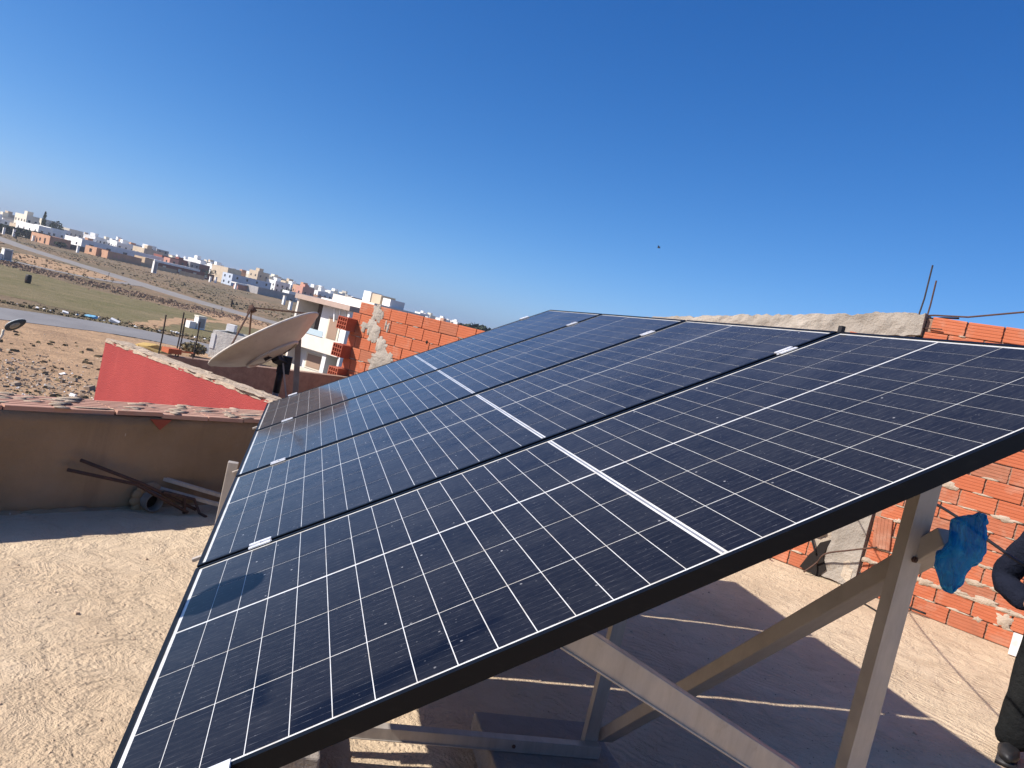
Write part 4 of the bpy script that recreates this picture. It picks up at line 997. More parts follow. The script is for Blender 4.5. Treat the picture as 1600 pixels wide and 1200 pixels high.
def house(name, label, x, y, wb, wa, z0, h, mat, wins=True, hut=None, tank=False, ang=None, group=None, winmat=None, cat='house'):
    t = thing(name, label, cat, (x, y, z0), HANG if ang is None else ang, group)
    link('wall', house_mesh(wa, wb, h, HB[mat]), t)
    if wins:
        for fl in range(max(1, int(h//3.1))):
            zz = fl*3.1+1.1
            if zz+1.2 > h: break
            for k in range(min(4, int(wb//3.4))): opening(t, 'x', (k+.5)*wb/max(1, min(4, int(wb//3.4))), zz, 1.2, 1.3, winmat or WIN)
            for k in range(min(4, int(wa//3.4))): opening(t, 'y', (k+.5)*wa/max(1, min(4, int(wa//3.4))), zz, 1.2, 1.3, winmat or WIN)
    if hut:
        m_ = MB(); m_.box((wa*.35, wb*.4, h-.4), (min(wa, wa*.35+3.2), min(wb, wb*.4+3.6), h+hut)); m_.build('roof_hut', HB[mat], t)
    if tank and wa > 3:
        m_ = MB(); m_.tube([(wa*.7, wb*.25, h-.5), (wa*.7, wb*.25, h+1.1)], .6, 10); m_.build('water_tank', TANK, t)
    return t
h_ = house
h_('villa', 'large white villa below the cypress, its low front block', -141.7, 452.2, 26, 7.3, -6.3, 7.9, 'white', True)
h_('villa', 'white villa block with one small dark window beside the round tree', -140.3, 466, 19, 8.2, -6.2, 8.2, 'white', True)
h_('villa', 'cream upper storey block rising behind the big white villa', -161.4, 493.1, 14.5, 6.8, -5.4, 11.3, 'cream', True, 2.2)
h_('villa', 'beige topped block behind the white villa, next to the cypress', -157.3, 504.3, 11.1, 9.3, -5.2, 11.2, 'cream', True)
h_('house', 'small white house at the far left above the dark hedge', -178.1, 508.6, 8, 6, -5.3, 6.6, 'white', True)
h_('house', 'white roadside house half hidden at the left end of the hedge', -168, 470, 9, 7, -6, 6.4, 'white', True)
t = h_('unfinished_house', 'roofless orange brick house shell nearest the palm tree', -122.7, 408.8, 19.1, 9.6, G, 4.3, 'brickwork', False)
for y_ in (4.5, 9.5, 15): opening(t, 'x', y_, .2 if y_ != 9.5 else 1, 1.5, 2.6 if y_ != 9.5 else 1.5, OPEN, 'opening')
opening(t, 'y', 5, 1.0, 2.6, 1.9, HB['brickwork'], 'opening')
t = h_('long_house', 'long low white building with small dark windows in a bluish shaded front', -117.2, 438.4, 18.1, 46, -6.4, 6.4, 'white', False)
for k in range(2): opening(t, 'x', 5+7*k, 3, 1.5, 1.2, WIN)
for k in range(4): opening(t, 'y', 5+9*k, 3.2, 2.2, 1.3, WIN)
opening(t, 'y', 36, .6, 6, 3.2, WIN, 'garage_door')
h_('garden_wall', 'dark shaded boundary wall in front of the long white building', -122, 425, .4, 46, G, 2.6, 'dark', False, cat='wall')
t = h_('unfinished_house', 'small orange brick house shell with one square window opening', -103.0, 411.1, 10.9, 5.6, G, 4.0, 'brickwork', False)
opening(t, 'x', 5.4, 1.2, 2.4, 1.7, OPEN, 'opening')
t = h_('unfinished_house', 'orange brick shell with openings right of the square-windowed one', -97.0, 407.2, 6.1, 17, G, 3.7, 'brickwork', False)
for k, x_ in enumerate((3.5, 5.5, 12)): opening(t, 'y', x_, 1, 1.1 if k < 2 else 2.4, 1.7, HB['brickwork'] if k == 2 else HB['pink'], 'opening')
t = h_('house', 'tan farmhouse with one dark window before the white roof slab', -85.2, 430.5, 10.3, 4.8, G, 4.6, 'tan', False); opening(t, 'x', 4, 1.4, 2, 1.6, OPEN)
h_('garden_wall', 'low tan yard wall in front of the tan farmhouse', -84.6, 418, .4, 20, G, 1.9, 'tan', False, cat='wall')
t = h_('house', 'dark fronted house under a long bright white roof slab', -82, 437, 9, 36, G, 3.5, 'redbrown', False)
m_ = MB(); m_.box((-.5, -1.2, 3.5), (26, 9.4, 4.6)); m_.build('roof_slab', HB['white'], t)
for x_ in (6, 15, 24, 31): opening(t, 'y', x_, .9, 1.8, 1.6, HB['cream'])
h_('house', 'red-brown blank brick house on the rise behind the white roof slab', -88, 488, 9, 36, -5.9, 7.2, 'redbrown', True, 1.2)
h_('house', 'small pink square house beside the red-brown brick house', -79.1, 462.1, 6.0, 5.3, -6.2, 6.9, 'pink', True)
h_('house', 'tall narrow white house standing above the brick shells', -104.4, 528.6, 6.4, 5.6, -5.0, 10.6, 'white', True)
h_('house', 'tall grey rendered house beside the tall narrow white one', -101.4, 541, 6.5, 8.4, -4.7, 9.3, 'grey', True)
t = h_('house', 'white house with three dark windows left of the beige blank block', -55.9, 475.6, 7.1, 8, -6.1, 7.9, 'white', True)
h_('apartment_block', 'beige blank-walled block, tallest on the near edge of town', -49.1, 466.2, 15.3, 9, -6.2, 9.2, 'beige', False)
h_('house', 'pale blue-white annex adjoining the beige blank block', -44.1, 446.7, 9, 26, -6.4, 6.5, 'blue', True)
h_('shed', 'low pink walled shed at the near edge of the houses', -35.0, 387.2, 3.3, 12, G, 2.4, 'pink', False)
m_ = MB(); m_.box((-1, -.6, 2.6), (13.5, 4.2, 3.1)); tag(m_.build('canopy_roof', HB['white']), 'thin white canopy roof standing over the low pink shed', 'roof').location = (-35.0, 387.4, G); bpy.data.objects['canopy_roof'].rotation_euler.z = HANG
h_('warehouse', 'long low blue-grey warehouse right of the pink shed', -25.6, 384.5, 9, 30, G, 3.4, 'grey', False)
h_('apartment_block', 'beige apartment block with a dark side left of the skyline gap', -36.5, 517.5, 9, 9, -5.4, 10.9, 'beige', True, 2)
h_('apartment_block', 'grey and cream apartment block behind the blue-grey warehouse', -30.1, 558.0, 10, 14, -4.6, 9.4, 'cream', True, 1.5)
h_('house', 'orange-tinted house among pale roofs left of the balcony house', -7.2, 478.8, 6.0, 9, -6.1, 8.5, 'pink', True, 1.5)
h_('house', 'long white house with cars parked before it, left of the balcony house', -12.9, 428.6, 5.5, 24, G, 4.6, 'white', True)
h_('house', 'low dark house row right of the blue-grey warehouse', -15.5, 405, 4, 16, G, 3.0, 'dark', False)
h_('house', 'wide white house behind the long white building', -126.2, 544.4, 7.0, 16, -4.6, 8.2, 'white', True, 1.4)
rnd = random.Random(77)
lab = {'white': 'small white house in the dense skyline of far-off roofs', 'cream': 'small cream house in the dense skyline of far-off roofs', 'grey': 'small grey house in the dense skyline of far-off roofs',
       'beige': 'small beige house in the dense skyline of far-off roofs', 'brickwork': 'small bare brick house in the dense skyline of far-off roofs'}
fr = V((-.2663, .9639, 0))
def polar(az, d): return V((.158+d*math.sin(R(az)), -1.167+d*math.cos(R(az)), 0))      # az from +Y towards +X
spots = []
for i in range(215):
    row = i % 3
    az = rnd.uniform(-22.5, 3.5) if i < 185 else rnd.uniform(3.5, 14)
    d = (rnd.uniform(500, 620), rnd.uniform(620, 850), rnd.uniform(850, 1250))[row]
    if i >= 185: d = rnd.uniform(620, 1200)
    p = polar(az, d)
    mt_ = rnd.choice(['white']*5+['cream']*3+['grey', 'beige', 'beige', 'brickwork'])
    hh = rnd.choice([4, 5, 6.8, 7.2, 7.6, 8.4]) * (1 if row < 2 else 1.05)
    h_('house', lab[mt_], p.x, p.y, rnd.uniform(6, 13), rnd.uniform(7, 13), terr(p.x, p.y), hh, mt_, row == 0 and i < 185, rnd.choice([None, 2.0, 2.4]), False, HANG+R(rnd.choice([0, 0, 8, -12, 25])), mt_+' houses far off on the horizon')

# two-storey balcony house behind the dish: local x runs along the facade from its far left end, y into the house
BHo = V((-1.25, 74.45, -7.4)); 
BH_ = thing('balcony_house', 'white two-storey house with recessed balconies right behind the dish', 'house', BHo, math.atan2(-.755, .656))
mW, mC = HB['white'], simple('cream_paint', (.76, .68, .58), (.70, .62, .52), 1, .85, 'pos')
def bx(name, lo, hi, mat, parent=BH_): m_ = MB(); m_.box(lo, hi); return m_.build(name, mat, parent)
bx('core', (0.2, 2.6, 0), (7.2, 10, 7.9), mW); bx('side_wall', (0, 0, 0.2), (.25, 10.0, 7.55), mC); bx('party_wall', (6.9, 0.05, 0), (7.15, 2.6, 7.29), mW)
bx('roof_slab', (-.15, -.25, 7.30), (7.3, 2.7, 7.75), simple('taupe_trim', (.46, .34, .27), (.40, .3, .24), 2, .85, 'pos')); bx('balcony_band', (.255, -.1, 3.0), (6.895, .12, 4.35), mC); bx('floor_slab', (.26, .125, 3.35), (6.89, 2.6, 3.6), mW)
bx('roof_parapet', (1.6, 2.71, 7.9), (7.2, 10, 8.5), mC); bx('roof_hut', (3.2, 5, 8.5), (4.2, 6.5, 9.5), mW); bx('roof_hut', (4.4, 5, 8.5), (5.6, 7, 9.4), HB['beige']); bx('roof_hut', (5.9, 5, 8.5), (6.9, 7, 9.2), mW)
bx('pier', (4.7, .2, .2), (5.2, 2.6, 3.0), mW); bx('inner_wall', (2.7, .95, 3.62), (6.89, 1.1, 7.29), mW); bx('inner_wall', (2.55, .95, 3.62), (2.695, 2.44, 7.29), mW); bx('inner_wall', (.3, 1.2, .21), (4.65, 1.35, 3.3), mW)
bx('recess_wall', (.27, 2.45, 3.65), (2.6, 2.58, 7.29), simple('recess_shade_brown', (.17, .12, .095), None, rough=.9)); bx('ground_wall', (.26, .0, 0), (6.89, .2, 1.0), mW)  # the recess's shade is put into this wall's brown colour
for (x, z, w, h) in ((3.7, 4.2, 1.7, 2.2), (1.5, 1.1, 2.4, 1.5), (5.3, 1.1, 1.4, 1.5)):
    yw = .88 if x == 3.7 else 1.13 if x == 1.5 else 2.5
    f = bx('window', (x, yw, z), (x+w, yw+.12, z+h), HB['cream']); bx('pane', (x+.25, yw-.04, z+.15), (x+w-.25, yw+.02, z+h-.15), simple('shutter', (.33, .22, .15), None, rough=.6), f)
bx('balcony_glass', (.3, -.16, 4.36), (4.5, -.12, 4.9), simple('pale_glass', (.45, .55, .58), None, rough=.15))
for k in range(4):
    m_ = MB(); m_.bar((4.7+.75*k, .4, 7.25), (5.0+.75*k, .4, 6.0), .10, .12); m_.build('slat', mW, BH_)
h_('garden_wall', 'low white garden wall in front of the balcony house', -1.5, 65.0, .3, 9, G-.6, 1.7, 'cream', False, ang=math.atan2(-.755, .656), cat='wall')
# small concrete yard box by the road
t = thing('concrete_tank', 'whitish square concrete enclosure by the road behind the dish rim', 'concrete enclosure', (-7.1, 66.3, G), R(-16))
m_ = MB(); m_.box((0, 0, 0), (3.4, .22, 2.3)); m_.box((0, .222, 0), (.22, 3, 2.3)); m_.box((3.18, .222, 0), (3.4, 3, 2.2)); m_.box((.222, 2.8, 0), (3.178, 3, 2.3)); m_.build('wall', m_cement('white_cement', (.60, .57, .50), (.50, .47, .42), (.42, .39, .34)), t)
m_ = MB(); m_.box((.1, 2.3, 2.31), (.8, 2.95, 2.9)); m_.build('corner_block', HB['white'], t)
m_ = MB(); m_.box((-.05, -.05, .8), (.3, -.005, 2.0)); m_.build('white_panel', HB['white'], t)

# utility cabinets and posts
def cabinet(label, x, y, z, w, h, small=True, group=None):
    t = thing('utility_cabinet', label, 'utility cabinet', (x, y, z), HANG, group)
    m_ = MB(); m_.box((-w/2, 0, 0), (w/2, w*.8, h)); m_.build('cabinet_body', HB['white'], t)
    m_ = MB(); m_.box((-w/2-.06, -.05, h), (w/2+.06, w*.8+.05, h+.12)); m_.build('lid', HB['cream'], t)
    m_ = MB(); m_.box((-w*.38, -.03, .25), (w*.38, -.002, h-.15)); m_.build('door', HB['grey'], t)
    if small: m_ = MB(); m_.box((-w/2-.9, .1, 0), (-w/2-.1, .9, h*.55)); m_.build('side_cabinet', HB['white'], t)
    return t
cabinet('white utility cabinet standing by the side road at the far left', -52.6, 155, G, 1.4, 2.1)
cabinet('pale utility cabinet between the grass field and the near road', -11.35, 93.2, G, 1.0, 1.45)
cabinet('tall white utility pillar beyond the back road, alone in the scrub', -60.5, 287+40, G, 1.5, 4.6, False)
def post(label, x, y, h, w=1.0, group=None):
    t = thing('white_post', label, 'boundary post', (x, y, terr(x, y)), HANG, group)
    m_ = MB(); m_.box((-w/2, -w/2, 0), (w/2, w/2, h)); m_.build('shaft', HB['white'], t)
    m_ = MB(); m_.box((-w*.6, -w*.6, h), (w*.6, w*.6, h+.2)); m_.build('cap', HB['cream'], t)
for lb, x, y, h in (('white post leftmost in the line near the palm tree', -143.9, 414.6, 3.1), ('white post just above the palm tree crown', -140.1, 415.9, 3.4), ('short white post between the palm and the roofless brick shell', -132.5, 418.3, 2.6),
                    ('white post before the dark wall of the long white building', -103.9, 385.1, 3.0), ('left one of two white posts below the beige blank block', -51, 415.7, 2.6), ('right one of two white posts below the beige blank block', -48.5, 416, 3.0),
                    ('white post at the corner of the low pink shed', -35.7, 385, 2.8), ('white post standing in the scrub above the dish rim', -10.0, 296, 3.2), ('white post just behind the upper rim of the dish', -6.2, 248, 2.6)):
    post(lb, x, y, h, .9, 'white posts dotted along the edge of the houses')
# tan panel fence
FN = thing('panel_fence', 'tan concrete panel fence in front of the parked cars', 'fence', (-68.1, 431.5, G), math.atan2(1.7, 12))
for k in range(5):
    m_ = MB(); m_.box((.1+2.45*k, 0, 0), (2.35+2.45*k, .15, 2.0)); m_.build('panel', HB['tan'], FN)
    m_ = MB(); m_.box((-.12+2.45*k, -.05, 0), (.095+2.45*k, .2, 2.15)); m_.build('fence_post', HB['beige'], FN)
# billboards
def board(label, x, y, w, h, z, name='billboard'):
    t = thing(name, label, 'sign', (x, y, terr(x, y)), R(8))
    m_ = MB(); m_.box((-w/2, -.1, z), (w/2, .1, z+h)); m_.build('board', HB['white'], t)
    for sx in (-.35, .35): m_ = MB(); m_.tube([(w*sx, 0, 0), (w*sx, 0, z)], .12, 6); m_.build('leg', HB['dark'], t)
board('blank white billboard on dark legs left of the balcony house', -4.8, 328.8, 3.8, 2.0, 2.2)
board('blank white sign board beside the blue-grey warehouse', -15.4, 398.5, 3.0, 2.4, .4)

# vegetation
LEAF = simple('leaf_green', (.040, .058, .022), (.065, .075, .03), .8, .9, 'pos'); LEAFD = simple('leaf_dark', (.020, .032, .016), (.035, .048, .022), .8, .9, 'pos')
BARK = simple('bark', (.12, .09, .06), None, rough=.9)
def leafy(name, n, shape, size, mat, parent, seed=0):
    r_ = random.Random(seed); m_ = MB()
    for i in range(n):
        p = shape(r_); a, b = [V((r_.uniform(-1, 1), r_.uniform(-1, 1), r_.uniform(-.8, .8)))*size for _ in range(2)]
        c = p; m_.add([c-a*.5, c+b*.5, c+a*.5, c-b*.5], [(0, 1, 2, 3)])
    return m_.build(name, mat, parent)
def tree(name, label, x, y, h, w, mat, shape='round', n=260, group=None, z=None):
    t = thing(name, label, 'tree', (x, y, terr(x, y) if z is None else z), 0, group); sd = int(abs(x*13+y*7))
    m_ = MB(); m_.tube([(0, 0, -.2), (.05*w, 0, h*.5), (.02*w, .03*w, h*.8)], [w*.05+.08, w*.04+.05, .03], 6); m_.build('trunk', BARK, t)
    def rs(r_):
        while True:
            p = V((r_.uniform(-1, 1), r_.uniform(-1, 1), r_.uniform(-1, 1)))
            if p.length < 1 and noise.noise(p*2.2+V((sd, 0, 0))) > -.22: break
        return V((p.x*w/2, p.y*w/2, h*.62+p.z*h*.38))
    def cs(r_):
        u = r_.random()**1.2; a = r_.uniform(0, 6.28); r = w/2*(1-u)**.7*math.sqrt(r_.random())*(.8+.4*noise.noise(V((a, u*6, sd)))); return V((r*math.cos(a), r*math.sin(a), h*(.06+.94*u)))
    leafy('crown', n, rs if shape == 'round' else cs, w*.16 if shape == 'round' else w*.22, mat, t, sd); return t
tree('cypress', 'tall dark cypress rising above the big white villa', -147.5, 476.5, 15.5, 5.0, LEAFD, 'cone', 420)
tree('pine_tree', 'dark round pine to the right of the cypress', -141.6, 478.3, 12, 7.5, LEAFD, 'round', 420)
tree('pine_tree', 'small dark tree squeezed between the cypress and the round pine', -145.5, 480, 10.8, 3.2, LEAFD, 'round', 200)
tree('evergreen_tree', 'dark evergreen crown peeking over the orange side wall beside the panels', 62.5, 292.1, 9.2, 17, LEAFD, 'round', 900)
tree('bush', 'dark round bush to the right of the roofless brick house', -114.8, 398, 2.8, 5.5, LEAFD, 'round', 260)
PT = thing('palm_tree', 'single short palm tree left of the roofless brick house', 'tree', (-127, 380, G))
m_ = MB(); m_.tube([(0, 0, 0), (.1, 0, 1.6)], [.5, .4], 8); m_.build('trunk', BARK, PT)
m_ = MB(); rnd = random.Random(5)
for k in range(34):
    a = rnd.uniform(0, 6.28); el = rnd.uniform(.1, 1.3); l = rnd.uniform(2.4, 3.4); d = V((math.cos(a)*math.cos(el), math.sin(a)*math.cos(el), math.sin(el)))
    pts = [V((0, 0, 1.5))+d*l*t_+V((0, 0, -.9*t_*t_*l*.45)) for t_ in (0, .35, .7, 1)]; sd_ = d.cross(V((0, 0, 1))).normalized()*.28
    m_.add([pts[0], pts[1]+sd_, pts[1]-sd_, pts[2]+sd_, pts[2]-sd_, pts[3]], [(0, 1, 2), (1, 3, 4, 2), (3, 5, 4)])
m_.build('crown', LEAFD, PT)
HG = thing('hedge', 'long dark green hedge below the white villa at the far left', 'hedge', (-154.2, 437.5, G))
hd_ = V((34, 9.5, 0))
leafy('foliage', 2600, lambda r_: V((-14, -4, 0))+hd_*r_.random()+V((r_.uniform(-1.5, 1.5), r_.uniform(-2.5, 2.5), 4.4*r_.random()**.7)), 1.3, LEAFD, HG, 3)
m_ = MB()
for k in range(12): q = V((-14, -4, 0))+hd_*((k+.5)/12); m_.tube([q, q+V((0, 0, 2.5))], .12, 5)
o = m_.build('stems', BARK, HG); o['kind'] = 'stuff'
rnd = random.Random(9)
for i in range(46):
    az = rnd.uniform(-22, 4) if i < 36 else rnd.uniform(4, 14); d = rnd.uniform(450, 900); p = polar(az, d)
    tree('far_tree', 'small dark tree between the far-off houses', p.x, p.y, rnd.uniform(4, 7.2), rnd.uniform(5, 10), LEAFD, 'round', 90, 'dark trees among the far houses')
# two nearby shrubs and scrub cover
tree('dry_bush', 'dry brown bush beside the road between the starter bars and dish', -8.0, 64.2, 1.1, 2.0, simple('dry_leaf', (.26, .20, .11), (.19, .155, .08), .8, .95, 'pos'), 'round', 700)
SCR = simple('scrub', (.17, .142, .078), (.22, .165, .10), .06, 1, 'pos', lo=.42, hi=.58); SCR2 = simple('dry_weeds', (.34, .24, .17), (.28, .195, .13), .12, 1, 'pos')
def scatter(name, n, place, hmin, hmax, mat, seed, kinds=3):
    r_ = random.Random(seed); m_ = MB()
    for i in range(n):
        q = place(r_)
        if q is None: continue
        x, y = q; h = r_.uniform(hmin, hmax); w = h*r_.uniform(1.0, 2.4); z = terr(x, y)
        for k in range(kinds):
            a = r_.uniform(0, 6.28); c, s_ = math.cos(a)*w/2, math.sin(a)*w/2; ox, oy = r_.uniform(-w, w)*.4, r_.uniform(-w, w)*.4
            hh = h*r_.uniform(.6, 1)
            m_.add([(x+ox-c, y+oy-s_, z-.02), (x+ox+c, y+oy+s_, z-.02), (x+ox+c*.5+r_.uniform(-.2, .2)*w, y+oy+s_*.5, z+hh), (x+ox-c*.6, y+oy-s_*.6, z+hh*.8)], [(0, 1, 2, 3)])
    return tag(m_.build(name, mat), kind='stuff')
RD2 = spline([(-190, 470, 0), (-120, 335, 0), (-92, 278, 0), (-68, 237, 0), (-50, 209, 0), (-38, 190, 0), (-27, 172, 0), (-14, 155, 0), (-4, 146, 0), (8, 138, 0)], 12)
def roaddist(x, y): return min((p.x-x)**2+(p.y-y)**2 for p in RD2)**.5
def beyond(r_):
    az = r_.uniform(-23, 6); d = r_.uniform(165, 430)**1.0; p = polar(az, d)
    if roaddist(p.x, p.y) < 7: return None
    if noise.noise(V((p.x*.03, p.y*.015, 4))) < -.15: return None
    # keep to the far side of the back road and the verge
    return p.x, p.y
scatter('scrub_cover', 5200, beyond, .08, .34, SCR, 4)
def band(r_):
    t_ = r_.random(); a = V((-60, 147, 0)).lerp(V((-8, 124, 0)), t_); a += V((r_.gauss(0, 2.5), r_.gauss(3+6*t_, 4.5), 0)); 
    return None if roaddist(a.x, a.y) < 6 else (a.x, a.y)
scatter('dry_weed_band', 2600, band, .06, .26, SCR2, 6)
def verge(r_):
    t_ = r_.random(); a = V((-32, 66, 0)).lerp(V((-4, 79.5, 0)), t_) if r_.random() < .5 else V((-25, 75, 0)).lerp(V((-5, 81, 0)), t_)
    y_ = a.y+r_.gauss(3, 1.3)
    if abs(y_-(71.5 if a.x > -19 else 66)) < 5.5 and a.x > -30: y_ += 6
    return a.x+r_.uniform(-1, 1), max(y_, 78.5 if a.x > -16 else 76)
scatter('verge_weeds', 620, verge, .05, .2, SCR, 8)
# rubble and litter on the near lot
def rub(m_mat, name, n, place, smin, smax, seed):
    r_ = random.Random(seed); m_ = MB()
    for i in range(n):
        x, y = place(r_); s_ = r_.uniform(smin, smax)*(1+2*(r_.random() < .05))
        M_ = Matrix.Translation((x, y, G+.03)) @ Euler((r_.uniform(-.4, .4), r_.uniform(-.4, .4), r_.uniform(0, 6))).to_matrix().to_4x4()
        m_.box((-s_, -s_*r_.uniform(.4, 1), -.05), (s_, s_*r_.uniform(.4, 1), s_*r_.uniform(.2, .9)), M_)
    return tag(m_.build(name, m_mat), kind='stuff')
def heap(r_):
    t_ = r_.random(); a = V((-15.5, 44, 0)).lerp(V((-5.6, 33, 0)), t_); return a.x+r_.gauss(0, 1.6), a.y+r_.gauss(0, 2.6)
def lot(r_): return r_.uniform(-18, -4), r_.uniform(20, 60)
def vg(r_): t_ = r_.random(); a = V((-24, 77.5, 0)).lerp(V((-10, 82.5, 0)), t_); return a.x+r_.gauss(0, .8), a.y+r_.gauss(0, .8)
rub(HB['white'], 'white_litter', 170, heap, .015, .05, 1); rub(simple('earth_rubble', (.34, .26, .18), (.24, .18, .13), .5, 1, 'pos'), 'rubble', 1100, heap, .02, .075, 2); rub(HB['dark'], 'dark_rubble', 110, heap, .015, .05, 3); rub(HB['beige'], 'lot_stones', 220, lot, .012, .04, 4); rub(HB['white'], 'verge_litter', 26, vg, .05, .14, 5)
scatter('lot_weeds', 420, lambda r_: (r_.uniform(-19, -4), r_.uniform(20, 58)), .05, .22, SCR, 12)
def tagb(mb_, name, mat, label, cat, loc, **kw): o = mb_.build(name, mat, **kw); o.location = loc; return tag(o, label, cat)
m_ = MB(); m_.blob((0, 0, .12), .55, .3, .16, 2, .6, 3); tagb(m_, 'plastic_sheet', simple('sky_blue_plastic', (.20, .48, .66), None, rough=.5), 'crumpled light blue plastic lying on the far verge of the near road', 'litter', (-19.3, 79.2, G+.02))
m_ = MB(); m_.blob((0, 0, .2), 1.5, .7, .35, 2, .6, 7); tagb(m_, 'sand_heap', simple('yellow_sand', (.50, .34, .11), (.4, .27, .1), 3, 1, 'pos'), 'small heap of yellow sand behind the starter bars', 'sand heap', (-10.6, 62.2, G))
t = thing('barrel', 'dark barrel standing alone in the green field', 'barrel', (-34.2, 108.5, G))
m_ = MB(); m_.tube([(0, 0, 0), (0, 0, .1), (0, 0, .55), (0, 0, .95), (0, 0, 1.1)], [.30, .34, .37, .34, .30], 14); m_.build('drum', MT['black'], t, smooth=True); m_ = MB(); m_.tube([(0, 0, .36), (0, 0, .42)], .385, 14); m_.build('hoop', MT['rust'], t)
person('person in black walking along the back road far away, carrying a bag', (-16.0, 172.8, G+.08), R(120), GREY, GREY, 1.0, None, False, False)
m_ = MB(); m_.blob((.0, 0, 0), .12, .2, .26, 2, .2, 1); m_.tube([(0, -.1, .2), (0, 0, .40), (0, .1, .2)], .012, 5); tagb(m_, 'carried_bag', MT['black'], 'black bag hanging from the hand of the walker on the back road', 'bag', (-15.68, 172.7, G+.80), smooth=True)
def stake(label, x, y, h):
    m_ = MB(); m_.tube([(0, 0, -.1), (.03, 0, h)], .05, 5); m_.tube([(-.1, 0, h*.8), (.12, 0, h*.82)], .03, 5); tagb(m_, 'road_stake', MT['darkbar'], label, 'stake', (x, y, G))
stake('thin dark stake on the near edge of the back road, farther one', -41.5, 178, 1.3); stake('thin dark stake on the near edge of the back road beside the sandy mouth', -14.5, 141, .9)

# parked cars at the edge of town
def car(label, x, y, rz, col, group='cars parked by the far houses'):
    t = thing('parked_car', label, 'car', (x, y, terr(x, y)), rz, group)
    prof = [(-2.1, .35), (-2.1, .85), (-1.5, .95), (-.9, 1.42), (.7, 1.42), (1.3, .95), (2.1, .8), (2.1, .35)]
    m_ = MB(); m_.add([(x_, -.8, z_) for x_, z_ in prof]+[(x_, .8, z_) for x_, z_ in prof], [(i, (i+1) % 8, 8+(i+1) % 8, 8+i) for i in range(8)]+[tuple(reversed(range(8))), tuple(range(8, 16))])
    me = m_.mesh('body', simple('car_paint', col, None, rough=.3, coat=.5)); bm = bmesh.new(); bm.from_mesh(me); bmesh.ops.recalc_face_normals(bm, faces=bm.faces); bm.to_mesh(me); bm.free(); link('body', me, t)
    for sy_ in (-.81, .81): m_ = MB(); m_.add([(-1.3, sy_, .95), (-.85, sy_, 1.34), (.65, sy_, 1.34), (1.1, sy_, .95)], [(0, 1, 2, 3) if sy_ > 0 else (3, 2, 1, 0)]); m_.build('window', WIN, t)
    for wx in (-1.3, 1.3):
        for wy in (-.75, .75): m_ = MB(); m_.tube([(wx, wy-.1, .32), (wx, wy+.1, .32)], .32, 12); m_.build('wheel', MT['rubber'], t)
car('silver car parked behind the tan panel fence, left one', -66, 437, R(20), (.45, .47, .5)); car('blue car parked behind the tan panel fence, right one', -58.5, 438, R(10), (.12, .2, .35))
car('white van-like car parked before the long white house', -10.5, 420, R(5), (.7, .7, .7)); car('dark red car parked right of the white sign board', -11.8, 398, R(12), (.12, .03, .03)); car('grey car parked at the left of the dark house row', -19.5, 396, R(-8), (.2, .21, .23))

# street lamp whose head rises into the view on the left
SL = thing('street_lamp', 'street lamp with an oval head tilted up, in front of the near road', 'street lamp', (-8.3, 21.55, G))
of = V((-8.3, 21.55, G))
LX = V((.75, .2, .60)).normalized(); LN = V((.33, -.80, -.34)); LN = (LN-LX*LN.dot(LX)).normalized(); LYv = LN.cross(LX)
hc = V((-7.12, 21.70, -1.82))
def shell(n0, n1, rx, ry, rz, mat, name, off_):
    m_ = MB(); a_, b_ = 20, 8
    for i in range(b_+1):
        ph = n0+(n1-n0)*i/b_
        for k in range(a_):
            th = 2*math.pi*k/a_
            m_.v.append(hc+LX*(rx*math.cos(ph)*math.cos(th)*(1.0+.12*math.cos(th)))+LYv*(ry*math.cos(ph)*math.sin(th))+LN*(rz*math.sin(ph)+off_))
    for i in range(b_):
        for k in range(a_): m_.f.append((i*a_+k, i*a_+(k+1) % a_, (i+1)*a_+(k+1) % a_, (i+1)*a_+k))
    return m_.build(name, mat, SL, smooth=True, off=of)
shell(-math.pi/2, 0, .27, .13, .11, simple('lamp_shell', (.66, .68, .66), (.55, .58, .56), 10, .35, 'pos'), 'head_shell', 0)
shell(0, math.pi/2, .265, .126, .04, simple('lamp_rim', (.05, .06, .06), None, rough=.4), 'rim', .002)
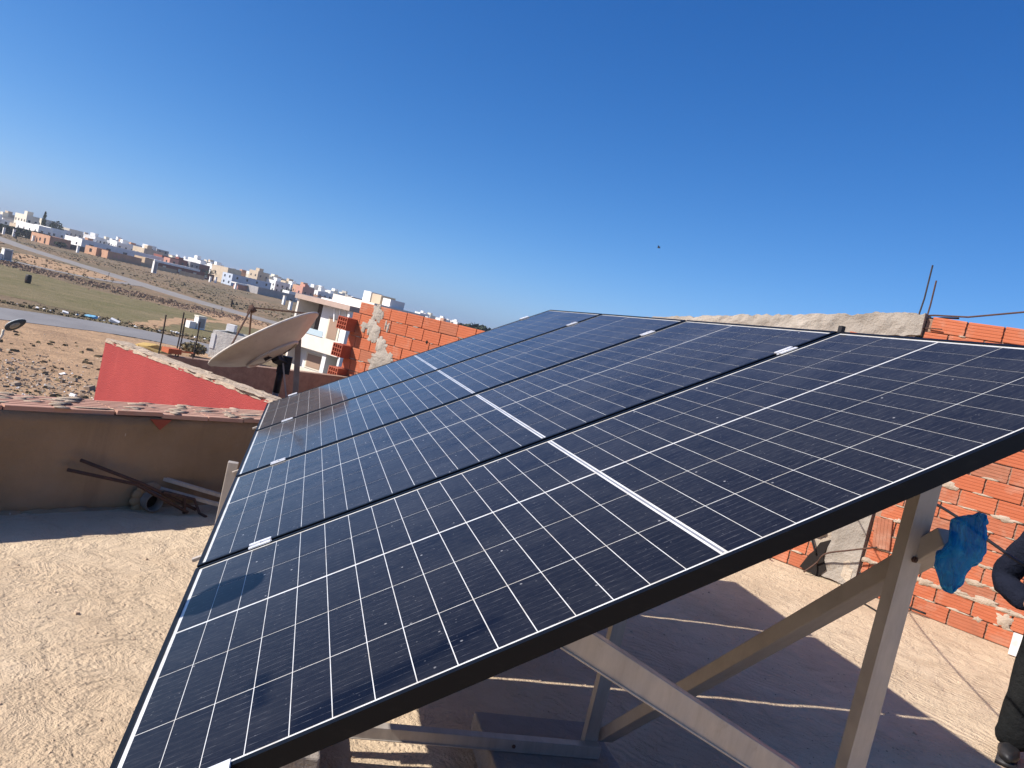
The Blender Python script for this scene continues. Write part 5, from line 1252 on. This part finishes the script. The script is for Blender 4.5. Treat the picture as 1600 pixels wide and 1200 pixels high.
shell(.2, math.pi/2, .17, .085, .05, simple('lamp_lens', (.34, .31, .22), (.28, .25, .18), 12, .2, 'pos', coat=.6), 'lens', .006)
mb = MB(); mb.tube(spline([hc-LX*.27, (-7.36, 21.63, -2.22), (-7.7, 21.6, -2.75), (-8.15, 21.56, -3.6)], 5), .032, 8); mb.build('arm', HB['cream'], SL, smooth=True, off=of)
mb = MB(); mb.tube([(-8.3, 21.55, G-.1), (-8.3, 21.55, -4.4), (-8.2, 21.555, -3.7), (-8.12, 21.56, -3.5)], [.09, .07, .055, .045], 10); mb.build('pole', HB['cream'], SL, smooth=True, off=of)
mb = MB(); mb.box((-8.52, 21.33, G-.05), (-8.08, 21.77, G+.25)); mb.build('footing', MT['concrete'], SL, off=of)

# bird high over the panels
BD = thing('bird', 'tiny dark bird flying in the open blue sky', 'bird', (24.2, 53.8, 10.15), R(40))
mb = MB(); mb.blob((0, 0, 0), .05, .13, .045, 2, .1, 1); mb.build('body', MT['black'], BD, smooth=True)
for s_ in (-1, 1): mb = MB(); mb.add([(0, .06, .02), (0, -.06, .02), (s_*.17, -.03, .14), (s_*.15, .05, .12), (0, .06, .012), (0, -.06, .012), (s_*.17, -.03, .132), (s_*.15, .05, .112)], [(0, 1, 2, 3), (7, 6, 5, 4), (0, 3, 7, 4), (1, 0, 4, 5), (2, 1, 5, 6), (3, 2, 6, 7)]); mb.build('wing', MT['black'], BD)

# thin haze in the air over the town
mb = MB(); mb.box((-3060, -3060, G-1.2), (3060, 3060, 17)); hz = mb.build('haze', None); tag(hz, kind='stuff')
hm = bpy.data.materials.new('haze_air'); hm.use_nodes = True; hn = hm.node_tree
for n_ in list(hn.nodes):
    if n_.type == 'BSDF_PRINCIPLED': hn.nodes.remove(n_)
pv_ = hn.nodes.new('ShaderNodeVolumePrincipled'); pv_.inputs['Density'].default_value = .00020; pv_.inputs['Color'].default_value = (.86, .92, 1, 1); pv_.inputs['Anisotropy'].default_value = .2
hn.links.new(pv_.outputs[0], hn.nodes['Material Output'].inputs['Volume']); hz.data.materials.append(hm)
